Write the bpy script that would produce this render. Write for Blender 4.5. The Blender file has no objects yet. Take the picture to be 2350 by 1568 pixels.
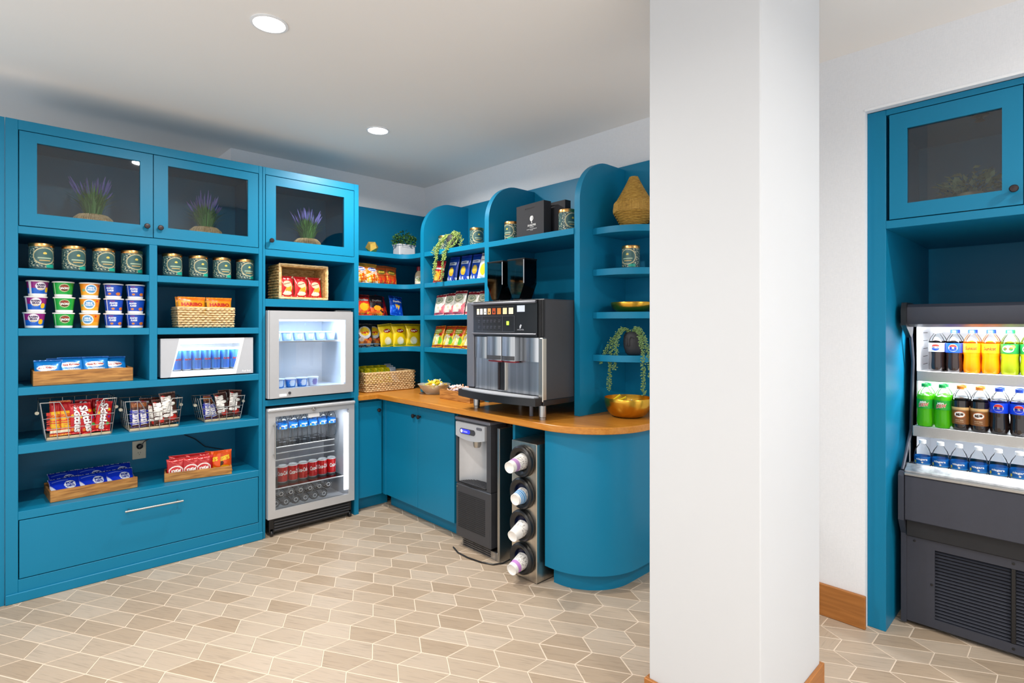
import bpy, bmesh, math, random
from math import pi, sin, cos, sqrt
from mathutils import Vector, Matrix, noise

# ------------------------------------------------------------------ camera, world, exposure
SC = bpy.context.scene
COL = SC.collection
cam_data = bpy.data.cameras.new('camera')
cam_data.sensor_width = 36.0
cam_data.lens = 36.0 * 1256.07 / 2350
cam_data.shift_y = -37.3 / 2350
cam_data.clip_start = 0.05
cam = bpy.data.objects.new('camera', cam_data)
cam.location = (0, 0, 1.40)
cam.rotation_euler = (pi / 2, 0, math.radians(46.4 - 90))
COL.objects.link(cam)
SC.camera = cam

world = bpy.data.worlds.new('world')
SC.world = world
world.use_nodes = True
world.node_tree.nodes['Background'].inputs[0].default_value = (0.985, 0.988, 0.99, 1)
world.node_tree.nodes['Background'].inputs[1].default_value = 1.2
SC.view_settings.view_transform = 'Standard'
SC.view_settings.look = 'None'
SC.view_settings.exposure = 0.16
SC.view_settings.gamma = 1.0
SC.view_settings.use_curve_mapping = False
LAMP_W = 25.0
try:
    SC.cycles.use_denoising = True
    SC.cycles.max_bounces = 6
    SC.cycles.diffuse_bounces = 4
    SC.cycles.transparent_max_bounces = 16
    SC.cycles.caustics_reflective = False
    SC.cycles.caustics_refractive = False
    SC.cycles.sample_clamp_indirect = 6.0
except Exception:
    pass

# ------------------------------------------------------------------ helpers
def lin(h):
    if not isinstance(h, str):
        return tuple(h)
    h = h.lstrip('#')
    out = []
    for i in (0, 2, 4):
        c = int(h[i:i + 2], 16) / 255
        out.append(c / 12.92 if c <= 0.04045 else ((c + 0.055) / 1.055) ** 2.4)
    return tuple(out)

MATS = {}
def newmat(name):
    m = bpy.data.materials.new(name)
    m.use_nodes = True
    MATS[name] = m
    nt = m.node_tree
    return m, nt, nt.nodes['Principled BSDF']

def bump(nt, bsdf, height, strength=0.2, dist=0.002):
    b = nt.nodes.new('ShaderNodeBump')
    b.inputs['Strength'].default_value = strength
    b.inputs['Distance'].default_value = dist
    nt.links.new(height, b.inputs['Height'])
    nt.links.new(b.outputs['Normal'], bsdf.inputs['Normal'])

def noise_tex(nt, scale, detail=3, stretch=(1, 1, 1), rot=(0, 0, 0), coord='Object'):
    tc = nt.nodes.new('ShaderNodeTexCoord')
    mp = nt.nodes.new('ShaderNodeMapping')
    mp.inputs['Scale'].default_value = stretch
    mp.inputs['Rotation'].default_value = rot
    nt.links.new(tc.outputs[coord], mp.inputs['Vector'])
    n = nt.nodes.new('ShaderNodeTexNoise')
    n.inputs['Scale'].default_value = scale
    n.inputs['Detail'].default_value = detail
    nt.links.new(mp.outputs['Vector'], n.inputs['Vector'])
    return n

def ramp(nt, fac, stops):
    r = nt.nodes.new('ShaderNodeValToRGB')
    e = r.color_ramp.elements
    while len(e) < len(stops):
        e.new(0.5)
    for i, (p, c) in enumerate(stops):
        e[i].position = p
        e[i].color = (*lin(c), 1)
    nt.links.new(fac, r.inputs['Fac'])
    return r

def plain(name, col, rough=0.5, metal=0.0, var=0.06, scale=40, bumpy=0.0, spec=0.5, coat=0.0):
    """procedural paint / plastic / metal: base colour with a little noise in it"""
    m, nt, b = newmat(name)
    c = lin(col)
    n = noise_tex(nt, scale, 2)
    mx = nt.nodes.new('ShaderNodeMix')
    mx.data_type = 'RGBA'
    mx.inputs['A'].default_value = (*[x * (1 - var) for x in c], 1)
    mx.inputs['B'].default_value = (*[min(1, x * (1 + var)) for x in c], 1)
    nt.links.new(n.outputs['Fac'], mx.inputs['Factor'])
    nt.links.new(mx.outputs['Result'], b.inputs['Base Color'])
    b.inputs['Roughness'].default_value = rough
    b.inputs['Metallic'].default_value = metal
    b.inputs['Specular IOR Level'].default_value = spec
    b.inputs['Coat Weight'].default_value = coat
    if bumpy:
        bump(nt, b, n.outputs['Fac'], bumpy)
    return m

def wood(name, stops, scale=6, stretch=(1, 12, 12), rough=0.4, rot=(0, 0, 0)):
    m, nt, b = newmat(name)
    n = noise_tex(nt, scale, 6, stretch, rot)
    n.inputs['Distortion'].default_value = 0.6
    r = ramp(nt, n.outputs['Fac'], stops)
    nt.links.new(r.outputs['Color'], b.inputs['Base Color'])
    b.inputs['Roughness'].default_value = rough
    bump(nt, b, n.outputs['Fac'], 0.12)
    return m

def glassy(name, tint=(1, 1, 1), ior=1.45, rough=0.02, extra=0.0, gloss=(1, 1, 1)):
    """thin glass / clear plastic: see-through, with a Fresnel reflection"""
    m = bpy.data.materials.new(name)
    m.use_nodes = True
    MATS[name] = m
    nt = m.node_tree
    nt.nodes.remove(nt.nodes['Principled BSDF'])
    out = nt.nodes['Material Output']
    t = nt.nodes.new('ShaderNodeBsdfTransparent')
    t.inputs['Color'].default_value = (*tint, 1)
    g = nt.nodes.new('ShaderNodeBsdfGlossy')
    g.inputs['Roughness'].default_value = rough
    g.inputs['Color'].default_value = (*gloss, 1)
    f = nt.nodes.new('ShaderNodeFresnel')
    f.inputs['IOR'].default_value = ior
    ad = nt.nodes.new('ShaderNodeMath')
    ad.operation = 'ADD'
    ad.use_clamp = True
    ad.inputs[1].default_value = extra
    nt.links.new(f.outputs['Fac'], ad.inputs[0])
    mx = nt.nodes.new('ShaderNodeMixShader')
    nt.links.new(ad.outputs[0], mx.inputs['Fac'])
    nt.links.new(t.outputs['BSDF'], mx.inputs[1])
    nt.links.new(g.outputs['BSDF'], mx.inputs[2])
    nt.links.new(mx.outputs['Shader'], out.inputs['Surface'])
    return m

def glow(name, col, strength):
    m, nt, b = newmat(name)
    b.inputs['Base Color'].default_value = (*lin(col), 1)
    b.inputs['Emission Color'].default_value = (*lin(col), 1)
    b.inputs['Emission Strength'].default_value = strength
    return m

def translucent(name, col, rough=0.15, mix=0.5):
    """coloured drink seen through a plastic bottle"""
    m, nt, b = newmat(name)
    b.inputs['Base Color'].default_value = (*lin(col), 1)
    b.inputs['Roughness'].default_value = rough
    out = nt.nodes['Material Output']
    t = nt.nodes.new('ShaderNodeBsdfTranslucent')
    t.inputs['Color'].default_value = (*lin(col), 1)
    mx = nt.nodes.new('ShaderNodeMixShader')
    mx.inputs['Fac'].default_value = mix
    nt.links.new(b.outputs['BSDF'], mx.inputs[1])
    nt.links.new(t.outputs['BSDF'], mx.inputs[2])
    nt.links.new(mx.outputs['Shader'], out.inputs['Surface'])
    return m

def printed(name, rough=0.35, spec=0.5, metal=0.0):
    """packaging print: colours laid out in the mesh's colour attribute"""
    m, nt, b = newmat(name)
    a = nt.nodes.new('ShaderNodeVertexColor')
    a.layer_name = 'Col'
    nt.links.new(a.outputs['Color'], b.inputs['Base Color'])
    n = noise_tex(nt, 45, 2)
    bump(nt, b, n.outputs['Fac'], 0.15 if rough < 0.5 else 0.03, 0.003)
    b.inputs['Roughness'].default_value = rough
    b.inputs['Specular IOR Level'].default_value = spec
    b.inputs['Metallic'].default_value = metal
    return m

class MB:
    """collects shapes; build() links them as one mesh object"""
    def __init__(s):
        s.v, s.f, s.m, s.c = [], [], [], {}
    def add(s, verts, faces, m=0, col=None):
        o = len(s.v)
        s.v += [tuple(p) for p in verts]
        for f in faces:
            s.f.append(tuple(i + o for i in f))
            s.m.append(m)
        if col is not None:
            if callable(col):
                for i, p in enumerate(verts):
                    s.c[o + i] = col(i, p)
            else:
                c = lin(col)
                for i in range(len(verts)):
                    s.c[o + i] = c
        return s
    def box(s, x0, x1, y0, y1, z0, z1, c=0.0, m=0, col=None):
        lo, hi = (min(x0, x1), min(y0, y1), min(z0, z1)), (max(x0, x1), max(y0, y1), max(z0, z1))
        if c <= 0:
            v = [(hi[0] if i & 1 else lo[0], hi[1] if i & 2 else lo[1], hi[2] if i & 4 else lo[2]) for i in range(8)]
            f = [(0, 4, 6, 2), (1, 3, 7, 5), (0, 1, 5, 4), (2, 6, 7, 3), (0, 2, 3, 1), (4, 5, 7, 6)]
            return s.add(v, f, m, col)
        c = min(c, *(0.49 * (hi[k] - lo[k]) for k in range(3)))
        v, idx = [], {}
        for i in range(8):
            sg = [(i >> k) & 1 for k in range(3)]
            for a in range(3):
                p = [0, 0, 0]
                for k in range(3):
                    e = hi[k] if sg[k] else lo[k]
                    p[k] = e if k == a else (e - c if sg[k] else e + c)
                idx[(i, a)] = len(v)
                v.append(tuple(p))
        f = []
        for a in range(3):
            b1, b2 = (a + 1) % 3, (a + 2) % 3
            for sd in (0, 1):
                q = [(sd << a) | (p << b1) | (r << b2) for p, r in ((0, 0), (1, 0), (1, 1), (0, 1))]
                q = [idx[(i, a)] for i in q]
                f.append(tuple(q if sd else q[::-1]))
            for p in (0, 1):
                for r in (0, 1):
                    i0 = (p << b1) | (r << b2)
                    i1 = i0 | (1 << a)
                    q = (idx[(i0, b1)], idx[(i1, b1)], idx[(i1, b2)], idx[(i0, b2)])
                    f.append(q if p == r else q[::-1])
        for i in range(8):
            q = (idx[(i, 0)], idx[(i, 1)], idx[(i, 2)])
            f.append(q if bin(i).count('1') % 2 else q[::-1])
        return s.add(v, f, m, col)
    def lathe(s, prof, n=24, c=(0, 0, 0), m=0, col=None, ax='z', cap=True, a0=0.0):
        v, f = [], []
        k = len(prof)
        for j in range(n):
            a = a0 + 2 * pi * j / n
            for (r, z) in prof:
                x, y = r * cos(a), r * sin(a)
                p = (x, y, z) if ax == 'z' else ((x, z, y) if ax == 'y' else (z, x, y))
                v.append((p[0] + c[0], p[1] + c[1], p[2] + c[2]))
        for j in range(n):
            j2 = (j + 1) % n
            for i in range(k - 1):
                f.append((j * k + i, j2 * k + i, j2 * k + i + 1, j * k + i + 1))
        if cap:
            if prof[0][0] > 1e-6:
                f.append(tuple(j * k for j in range(n))[::-1])
            if prof[-1][0] > 1e-6:
                f.append(tuple(j * k + k - 1 for j in range(n)))
        return s.add(v, f, m, col)
    def tube(s, pts, r, n=8, m=0, col=None, closed=False):
        pts = [Vector(p) for p in pts]
        rr = r if isinstance(r, (list, tuple)) else [r] * len(pts)
        v, f = [], []
        up = Vector((0.13, 0.27, 0.95)).normalized()
        L = len(pts)
        prev = None
        for i, p in enumerate(pts):
            if closed:
                d = pts[(i + 1) % L] - pts[i - 1]
            else:
                d = pts[min(i + 1, L - 1)] - pts[max(i - 1, 0)]
            d.normalize()
            if prev is None:
                u = d.cross(up)
                if u.length < 1e-3:
                    u = d.cross(Vector((1, 0, 0)))
            else:
                u = prev - d * prev.dot(d)
                if u.length < 1e-6:
                    u = d.cross(up)
            u.normalize()
            prev = u
            w = d.cross(u)
            for j in range(n):
                a = 2 * pi * j / n
                v.append(tuple(p + (u * cos(a) + w * sin(a)) * rr[i]))
        for i in range(L if closed else L - 1):
            i2 = (i + 1) % L
            for j in range(n):
                j2 = (j + 1) % n
                f.append((i * n + j, i * n + j2, i2 * n + j2, i2 * n + j))
        if not closed:
            f.append(tuple(range(n))[::-1])
            f.append(tuple((L - 1) * n + j for j in range(n)))
        return s.add(v, f, m, col)
    def prism(s, poly, a0, a1, ax='z', m=0, col=None):
        """poly in the plane across ax: 'z' (x,y), 'y' (x,z), 'x' (y,z)"""
        def P(p, a):
            return (p[0], p[1], a) if ax == 'z' else ((p[0], a, p[1]) if ax == 'y' else (a, p[0], p[1]))
        n = len(poly)
        v = [P(p, a0) for p in poly] + [P(p, a1) for p in poly]
        f = [tuple(range(n))[::-1], tuple(range(n, 2 * n))]
        f += [(i, (i + 1) % n, n + (i + 1) % n, n + i) for i in range(n)]
        return s.add(v, f, m, col)
    def ring(s, outer, inner, a0, a1, ax='y', m=0, col=None):
        """plate between two outlines of equal count (a plate with a hole)"""
        def P(p, a):
            return (p[0], p[1], a) if ax == 'z' else ((p[0], a, p[1]) if ax == 'y' else (a, p[0], p[1]))
        n = len(outer)
        v = [P(p, a) for a in (a0, a1) for L in (outer, inner) for p in L]
        f = []
        for i in range(n):
            j = (i + 1) % n
            f += [(i, j, n + j, n + i), (2 * n + j, 2 * n + i, 3 * n + i, 3 * n + j),
                  (j, i, 2 * n + i, 2 * n + j), (n + i, n + j, 3 * n + j, 3 * n + i)]
        return s.add(v, f, m, col)
    def frame(s, x0, x1, z0, z1, wl, wr, wb, wt, y0, y1, m=0, ax='y'):
        return s.ring([(x0, z0), (x1, z0), (x1, z1), (x0, z1)],
                      [(x0 + wl, z0 + wb), (x1 - wr, z0 + wb), (x1 - wr, z1 - wt), (x0 + wl, z1 - wt)], y0, y1, ax, m)
    def tray(s, x0, x1, y0, y1, z0, z1, t, m=0, open_side='z', col=None):
        """hollow box with one open side ('z' top, '-y' front)"""
        O = [(x0, y0), (x1, y0), (x1, y1), (x0, y1)]
        I = [(x0 + t, y0 + t), (x1 - t, y0 + t), (x1 - t, y1 - t), (x0 + t, y1 - t)]
        if open_side == 'z':
            P = lambda p, a: (p[0], p[1], a)
            b, b2, tp = z0, z0 + t, z1
        else:
            O = [(x0, z0), (x1, z0), (x1, z1), (x0, z1)]
            I = [(x0 + t, z0 + t), (x1 - t, z0 + t), (x1 - t, z1 - t), (x0 + t, z1 - t)]
            P = lambda p, a: (p[0], a, p[1])
            b, b2, tp = y1, y1 - t, y0
        v = [P(p, b) for p in O] + [P(p, tp) for p in O] + [P(p, tp) for p in I] + [P(p, b2) for p in I]
        f = [(3, 2, 1, 0), (12, 13, 14, 15)]
        for i in range(4):
            j = (i + 1) % 4
            f += [(i, j, 4 + j, 4 + i), (4 + i, 4 + j, 8 + j, 8 + i), (8 + i, 8 + j, 12 + j, 12 + i)]
        return s.add(v, f, m, col)
    def grid(s, fn, nu, nv, m=0, col=None, wrap=False):
        v = [fn(i / nu, j / nv) for j in range(nv + 1) for i in range(nu + 1)]
        W = nu + 1
        f = [(j * W + i, j * W + i + 1, (j + 1) * W + i + 1, (j + 1) * W + i) for j in range(nv) for i in range(nu)]
        cc = None
        if col is not None:
            cc = (lambda i, p: lin(col((i % W) / nu, (i // W) / nv))) if callable(col) else col
        return s.add(v, f, m, cc)
    def text(s, txt, fn, w=None, h=None, m=0, col=None, shear=0.0, bold=0.0, rot=0.0, cx=0.0, cy=0.0, two=False):
        """flat lettering; fn maps (x, y) of the label to a point"""
        tv, tf = glyphs(txt, shear, bold)
        xs = [p[0] for p in tv]
        ys = [p[1] for p in tv]
        tw, th = max(xs) - min(xs), max(ys) - min(ys)
        sx = w / tw if w else h / th
        sy = h / th if h else sx
        mx, my = (max(xs) + min(xs)) / 2, (max(ys) + min(ys)) / 2
        ca, sa = cos(rot), sin(rot)
        vv = []
        for p in tv:
            x, y = (p[0] - mx) * sx, (p[1] - my) * sy
            vv.append(fn(cx + x * ca - y * sa, cy + x * sa + y * ca))
        return s.add(vv, tf, m, col)
    def mesh(s, name, mats, recalc=True, weld=0.0, sharp=35):
        me = bpy.data.meshes.new(name)
        me.from_pydata(s.v, [], s.f)
        for mt in mats:
            me.materials.append(MATS[mt] if isinstance(mt, str) else mt)
        if len(mats) > 1:
            me.polygons.foreach_set('material_index', s.m)
        if s.c:
            a = me.color_attributes.new('Col', 'FLOAT_COLOR', 'POINT')
            buf = []
            for i in range(len(s.v)):
                c = s.c.get(i, (0.8, 0.8, 0.8))
                buf += [c[0], c[1], c[2], 1.0]
            a.data.foreach_set('color', buf)
        if recalc or weld:
            bm = bmesh.new()
            bm.from_mesh(me)
            if weld:
                bmesh.ops.remove_doubles(bm, verts=bm.verts, dist=weld)
            if recalc:
                bmesh.ops.recalc_face_normals(bm, faces=bm.faces)
            bm.to_mesh(me)
            bm.free()
        me.polygons.foreach_set('use_smooth', [True] * len(me.polygons))
        me.set_sharp_from_angle(angle=math.radians(sharp))
        me.update()
        return me
    def build(s, name, mats, parent=None, **k):
        if isinstance(mats, str):
            mats = [mats]
        return link(name, s.mesh(name, mats, **k), parent)

def link(name, me, parent=None, loc=(0, 0, 0), rot=(0, 0, 0)):
    o = bpy.data.objects.new(name, me)
    COL.objects.link(o)
    o.location = loc
    o.rotation_euler = rot
    if parent is not None:
        o.parent = parent
    return o

GL = {}
def glyphs(txt, shear, bold):
    k = (txt, shear, bold)
    if k not in GL:
        c = bpy.data.curves.new('lettering', 'FONT')
        c.body = txt
        c.resolution_u = 2
        c.shear = shear
        c.offset = bold
        o = bpy.data.objects.new('lettering', c)
        COL.objects.link(o)
        dg = bpy.context.evaluated_depsgraph_get()
        me = o.evaluated_get(dg).to_mesh()
        GL[k] = ([tuple(p.co) for p in me.vertices], [tuple(p.vertices) for p in me.polygons])
        o.evaluated_get(dg).to_mesh_clear()
        bpy.data.objects.remove(o)
        bpy.data.curves.remove(c)
    return GL[k]

def tag(o, label, cat, group=None, kind=None):
    if label: o['label'] = label
    if cat: o['category'] = cat
    if group: o['group'] = group
    if kind: o['kind'] = kind
    return o

def thing(name, label, cat, loc=(0, 0, 0), rz=0.0, group=None, kind=None, rot=None):
    o = bpy.data.objects.new(name, None)
    o.empty_display_size = 0.05
    COL.objects.link(o)
    o.location = loc
    o.rotation_euler = rot if rot else (0, 0, rz)
    return tag(o, label, cat, group, kind)

def struct(name, mb, mat, label, cat, parent=None):
    o = mb.build(name, mat, parent)
    return tag(o, label, cat, None, 'structure')

def dup(root, loc, rot=None, label=None, group=None):
    r = root.copy()
    COL.objects.link(r)
    r.location = loc
    if rot is not None: r.rotation_euler = rot
    if label: r['label'] = label
    if group: r['group'] = group
    for ch in list(root.children):
        c = ch.copy()
        COL.objects.link(c)
        c.parent = r
        for g in list(ch.children):
            d = g.copy()
            COL.objects.link(d)
            d.parent = c
    return r

RB = -pi / 2          # things on the right-hand wall face -X: local x runs along -Y, local y along +X

# ------------------------------------------------------------------ materials
plain('blue_paint', '#0a789f', 0.40, var=0.03, scale=3, spec=0.3)
plain('ceiling_paint', '#f3f1ee', 0.85, var=0.015, scale=2)
plain('column_paint', '#c9ccd0', 0.75, var=0.012, scale=3)
m, nt, b = newmat('wall_fabric')
n1 = noise_tex(nt, 60, 2, (1, 1, 14)); n2 = noise_tex(nt, 60, 2, (12, 12, 1))
mx = nt.nodes.new('ShaderNodeMath'); mx.operation = 'ADD'
nt.links.new(n1.outputs['Fac'], mx.inputs[0]); nt.links.new(n2.outputs['Fac'], mx.inputs[1])
hv = nt.nodes.new('ShaderNodeMath'); hv.operation = 'MULTIPLY'; hv.inputs[1].default_value = 0.5
nt.links.new(mx.outputs[0], hv.inputs[0])
r_ = ramp(nt, hv.outputs[0], [(0.3, '#e2e5ea'), (0.7, '#eef0f4')])
nt.links.new(r_.outputs['Color'], b.inputs['Base Color']); b.inputs['Roughness'].default_value = 0.8
bump(nt, b, hv.outputs[0], 0.08, 0.001)
# wood-look floor tile: tone changes from tile to tile, grain along the tile
m, nt, b = newmat('floor_tile')
n1 = noise_tex(nt, 9, 6, (1, 14, 1), (0, 0, 0), 'Object'); n1.inputs['Distortion'].default_value = 0.4
oi = nt.nodes.new('ShaderNodeObjectInfo'); ge = nt.nodes.new('ShaderNodeNewGeometry')
ad = nt.nodes.new('ShaderNodeMath'); ad.operation = 'ADD'
nt.links.new(oi.outputs['Random'], ad.inputs[0]); nt.links.new(ge.outputs['Random Per Island'], ad.inputs[1])
fr = nt.nodes.new('ShaderNodeMath'); fr.operation = 'FRACT'; nt.links.new(ad.outputs[0], fr.inputs[0])
n1.noise_dimensions = '4D'
w4 = nt.nodes.new('ShaderNodeMath'); w4.operation = 'MULTIPLY'; w4.inputs[1].default_value = 37.0
nt.links.new(ad.outputs[0], w4.inputs[0]); nt.links.new(w4.outputs[0], n1.inputs['W'])
ra = ramp(nt, fr.outputs[0], [(0.0, '#a9957f'), (0.3, '#b09d88'), (0.7, '#b6a592'), (1.0, '#bdad9b')])
rg = ramp(nt, n1.outputs['Fac'], [(0.3, '#8f8578'), (0.5, '#ffffff'), (0.75, '#f2e6d8')])
mm = nt.nodes.new('ShaderNodeMix'); mm.data_type = 'RGBA'; mm.blend_type = 'MULTIPLY'; mm.inputs['Factor'].default_value = 0.30
nt.links.new(ra.outputs['Color'], mm.inputs['A']); nt.links.new(rg.outputs['Color'], mm.inputs['B'])
nt.links.new(mm.outputs['Result'], b.inputs['Base Color']); b.inputs['Roughness'].default_value = 0.42
bump(nt, b, n1.outputs['Fac'], 0.05, 0.001)
plain('grout', '#dccbb8', 0.9, var=0.03, scale=60)
wood('counter_wood', [(0.25, '#b06f22'), (0.5, '#c27e2c'), (0.8, '#cf9140')], 5, (14, 1, 14), 0.3)
wood('base_wood', [(0.2, '#8f5a26'), (0.5, '#a4682f'), (0.8, '#b4773a')], 5, (12, 1, 12), 0.45)
wood('base_wood_x', [(0.2, '#8f5a26'), (0.5, '#a4682f'), (0.8, '#b4773a')], 5, (1, 12, 12), 0.45)
wood('rustic_wood', [(0.2, '#5f3a18'), (0.42, '#9a6730'), (0.6, '#b98342'), (0.85, '#cf9e5c')], 9, (1, 1, 9), 0.6)
plain('steel', '#b4b3b0', 0.3, 1.0, var=0.05, scale=200)
m, nt, b = newmat('brushed_steel')
n1 = noise_tex(nt, 30, 3, (1, 1, 0.02)); r_ = ramp(nt, n1.outputs['Fac'], [(0.3, '#8d9095'), (0.7, '#cdcfd2')])
nt.links.new(r_.outputs['Color'], b.inputs['Base Color']); b.inputs['Metallic'].default_value = 1; b.inputs['Roughness'].default_value = 0.3
m, nt, b = newmat('warm_steel')
n1 = noise_tex(nt, 30, 3, (1, 1, 0.05)); r_ = ramp(nt, n1.outputs['Fac'], [(0.3, '#b9b2a6'), (0.7, '#d8d2c8')])
nt.links.new(r_.outputs['Color'], b.inputs['Base Color']); b.inputs['Metallic'].default_value = 1; b.inputs['Roughness'].default_value = 0.28
plain('silver_paint', '#c3c5c9', 0.35, 0.35, var=0.03)
plain('light_grey', '#b6bac2', 0.45, var=0.03)
plain('white_plastic', '#eef1f5', 0.4, var=0.02)
plain('black_plastic', '#17181b', 0.32, var=0.1)
plain('black_matte', '#1c1d21', 0.6, var=0.1)
plain('dark_grey', '#3a3b40', 0.42, var=0.06)
plain('charcoal_metal', '#3d404b', 0.42, 0.25, var=0.06)
plain('machine_grey', '#6d6f78', 0.4, 0.3, var=0.05)
plain('bronze_knob', '#3b3436', 0.35, 0.7, var=0.05)
plain('gold', '#d6a53c', 0.26, 1.0, var=0.08, scale=30)
plain('copper_lid', '#dba767', 0.28, 1.0, var=0.06)
plain('gold_paint', '#d9b659', 0.38, 0.7, var=0.06)
plain('ceramic_grey', '#c5c6c9', 0.6, var=0.05, bumpy=0.1)
plain('planter_black', '#2b2c31', 0.65, var=0.12, bumpy=0.25)
plain('paper_white', '#f1efec', 0.6, var=0.02)
plain('paper_black', '#24252b', 0.75, var=0.08, scale=15)
plain('soil', '#3b2c1e', 0.95, var=0.3, scale=120)
plain('ivory_plastic', '#ddd6c0', 0.45, var=0.02)
plain('card', '#cbb894', 0.8, var=0.05)
wood('wicker', [(0.25, '#8a6634'), (0.5, '#c79f5f'), (0.75, '#e3c48b')], 40, (1, 1, 3), 0.75)
wood('wicker_pale', [(0.2, '#a07c4c'), (0.45, '#d8b684'), (0.75, '#f0d9b0')], 40, (1, 1, 3), 0.75)
wood('rattan', [(0.25, '#7d5a20'), (0.5, '#b28a3a'), (0.8, '#d0ab58')], 50, (1, 1, 6), 0.6)
plain('leaf', '#3f6b2a', 0.5, var=0.35, scale=60)
plain('leaf_pale', '#8fa684', 0.55, var=0.2, scale=40)
plain('leaf_lime', '#9db45f', 0.5, var=0.25, scale=90)
plain('leaf_dusty', '#6f8f55', 0.5, var=0.25, scale=90)
plain('grass_blade', '#5f9647', 0.5, var=0.35, scale=30)
plain('lavender', '#7a76c6', 0.7, var=0.2, scale=60)
plain('cap_blue', '#1b43b8', 0.35, var=0.03)
plain('iris_navy', '#0a1538', 0.35, var=0.05)
plain('cap_green', '#12a24c', 0.35, var=0.03)
plain('cap_orange', '#d97b14', 0.35, var=0.03)
plain('cap_white', '#e9edf2', 0.35, var=0.03)
plain('cap_red', '#8a1c28', 0.4, var=0.05)
plain('cola', '#1d1210', 0.12, var=0.1, coat=0.5)
translucent('orange_drink', '#ff9d0a', 0.12, 0.45)
translucent('lime_drink', '#62d11a', 0.12, 0.45)
translucent('ginger_drink', '#a9b81f', 0.12, 0.5)
glassy('pane_clear', (0.97, 0.98, 0.98), 1.45, 0.01)
glassy('pane_cabinet', (0.86, 0.89, 0.90), 1.4, 0.02, 0.01)
glassy('clear_plastic', (0.975, 0.985, 0.99), 1.12, 0.12, 0.02)
glassy('smoked_plastic', (0.16, 0.17, 0.18), 1.5, 0.05, 0.03)
glow('lamp_lens', '#fffaf0', 14).cycles.emission_sampling = 'NONE'
glow('led_white', '#f2f6ff', 7)
glow('led_blue', '#cfe0ff', 4)
glow('led_icon', '#ffe2b0', 1.2)
glow('green_light', '#9be03a', 1.6)
glow('screen_grey', '#b9c2d2', 0.35)
glow('screen_blue', '#2a36d8', 0.5)
m = glassy('frosted_glass', (0.96, 0.97, 0.97), 1.3, 0.12, 0.03)
nt = m.node_tree
df = nt.nodes.new('ShaderNodeBsdfDiffuse'); df.inputs['Color'].default_value = (0.8, 0.78, 0.72, 1)
mx = nt.nodes.new('ShaderNodeMixShader'); mx.inputs['Fac'].default_value = 0.42
old = nt.nodes['Material Output'].inputs['Surface'].links[0].from_socket
nt.links.new(old, mx.inputs[1]); nt.links.new(df.outputs['BSDF'], mx.inputs[2]); nt.links.new(mx.outputs['Shader'], nt.nodes['Material Output'].inputs['Surface'])
printed('print_gloss', 0.3, 0.5)
printed('print_foil', 0.22, 0.6, 0.15)
printed('print_matte', 0.6, 0.3)

# ------------------------------------------------------------------ the room
CEIL = 2.675
WX = 2.92            # face of the right-hand wall
WY = 4.243           # face of the back wall
o = MB().prism([(-3.2, 4.75), (1.25, 4.75), (1.25, WY), (WX + 0.12, WY), (WX + 0.12, 4.9), (-3.2, 4.9)], 0, CEIL)
struct('wall_back', o, 'wall_fabric', 'white fabric-covered back wall above the teal cabinets, stepping forward near the corner', 'wall')
o = MB().prism([(-3.2, 0), (-0.42, 0), (-0.42, 2.395), (0.705, 2.395), (0.705, 0), (WY, 0), (WY, CEIL), (-3.2, CEIL)], WX, WX + 0.12, 'x')
struct('wall_right', o, 'wall_fabric', 'white linen-textured right wall with the niche for the drinks cooler', 'wall')
o = MB().prism([(-3.2, -0.6), (0.9, -0.6), (0.9, 2.6), (-3.2, 2.6)], 3.98, 4.04, 'x')
struct('wall_niche', o, 'blue_paint', 'wall closing off the back of the cooler niche', 'wall')
o = MB().box(-3.2, 4.1, -3.2, 4.9, CEIL, CEIL + 0.08)
struct('ceiling', o, 'ceiling_paint', 'smooth off-white ceiling with round recessed lights', 'ceiling')
o = MB().box(1.701, 2.235, 0.686, 1.077, 0, CEIL, 0.004)
struct('wall_column', o, 'column_paint', 'square white column standing in the foreground between shelves and cooler', 'column')
bb = thing('baseboard_column', 'brown wooden baseboard around the foot of the white column', 'baseboard', (1.97, 0.88, 0), kind='structure')
x0, x1, y0, y1, t = 1.701 - 1.97, 2.235 - 1.97, 0.686 - 0.88, 1.077 - 0.88, 0.013
for a, mt in ((MB().box(x0 - t, x0, y0 - t, y1 + t, 0, 0.143, 0.002), 'base_wood'), (MB().box(x1, x1 + t, y0 - t, y1 + t, 0, 0.143, 0.002), 'base_wood'),
              (MB().box(x0, x1, y0 - t, y0, 0, 0.143, 0.002), 'base_wood_x'), (MB().box(x0, x1, y1, y1 + t, 0, 0.143, 0.002), 'base_wood_x')):
    a.build('board', mt, bb)
o = MB().box(WX - 0.018, WX, 0.70, 1.66, 0, 0.152, 0.003)
struct('baseboard_right', o, 'base_wood', 'brown wooden baseboard along the right wall beside the cooler niche', 'baseboard')
o = MB().box(WX - 0.004, WX + 0.036, -0.40, 0.708, 2.384, 2.396, 0.001)  # white strip puts the lit look of the header underside into colour
struct('lit_header_strip', o, 'white_plastic', 'thin white strip added for the brightly lit underside of the niche header', 'lit strip')

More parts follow.
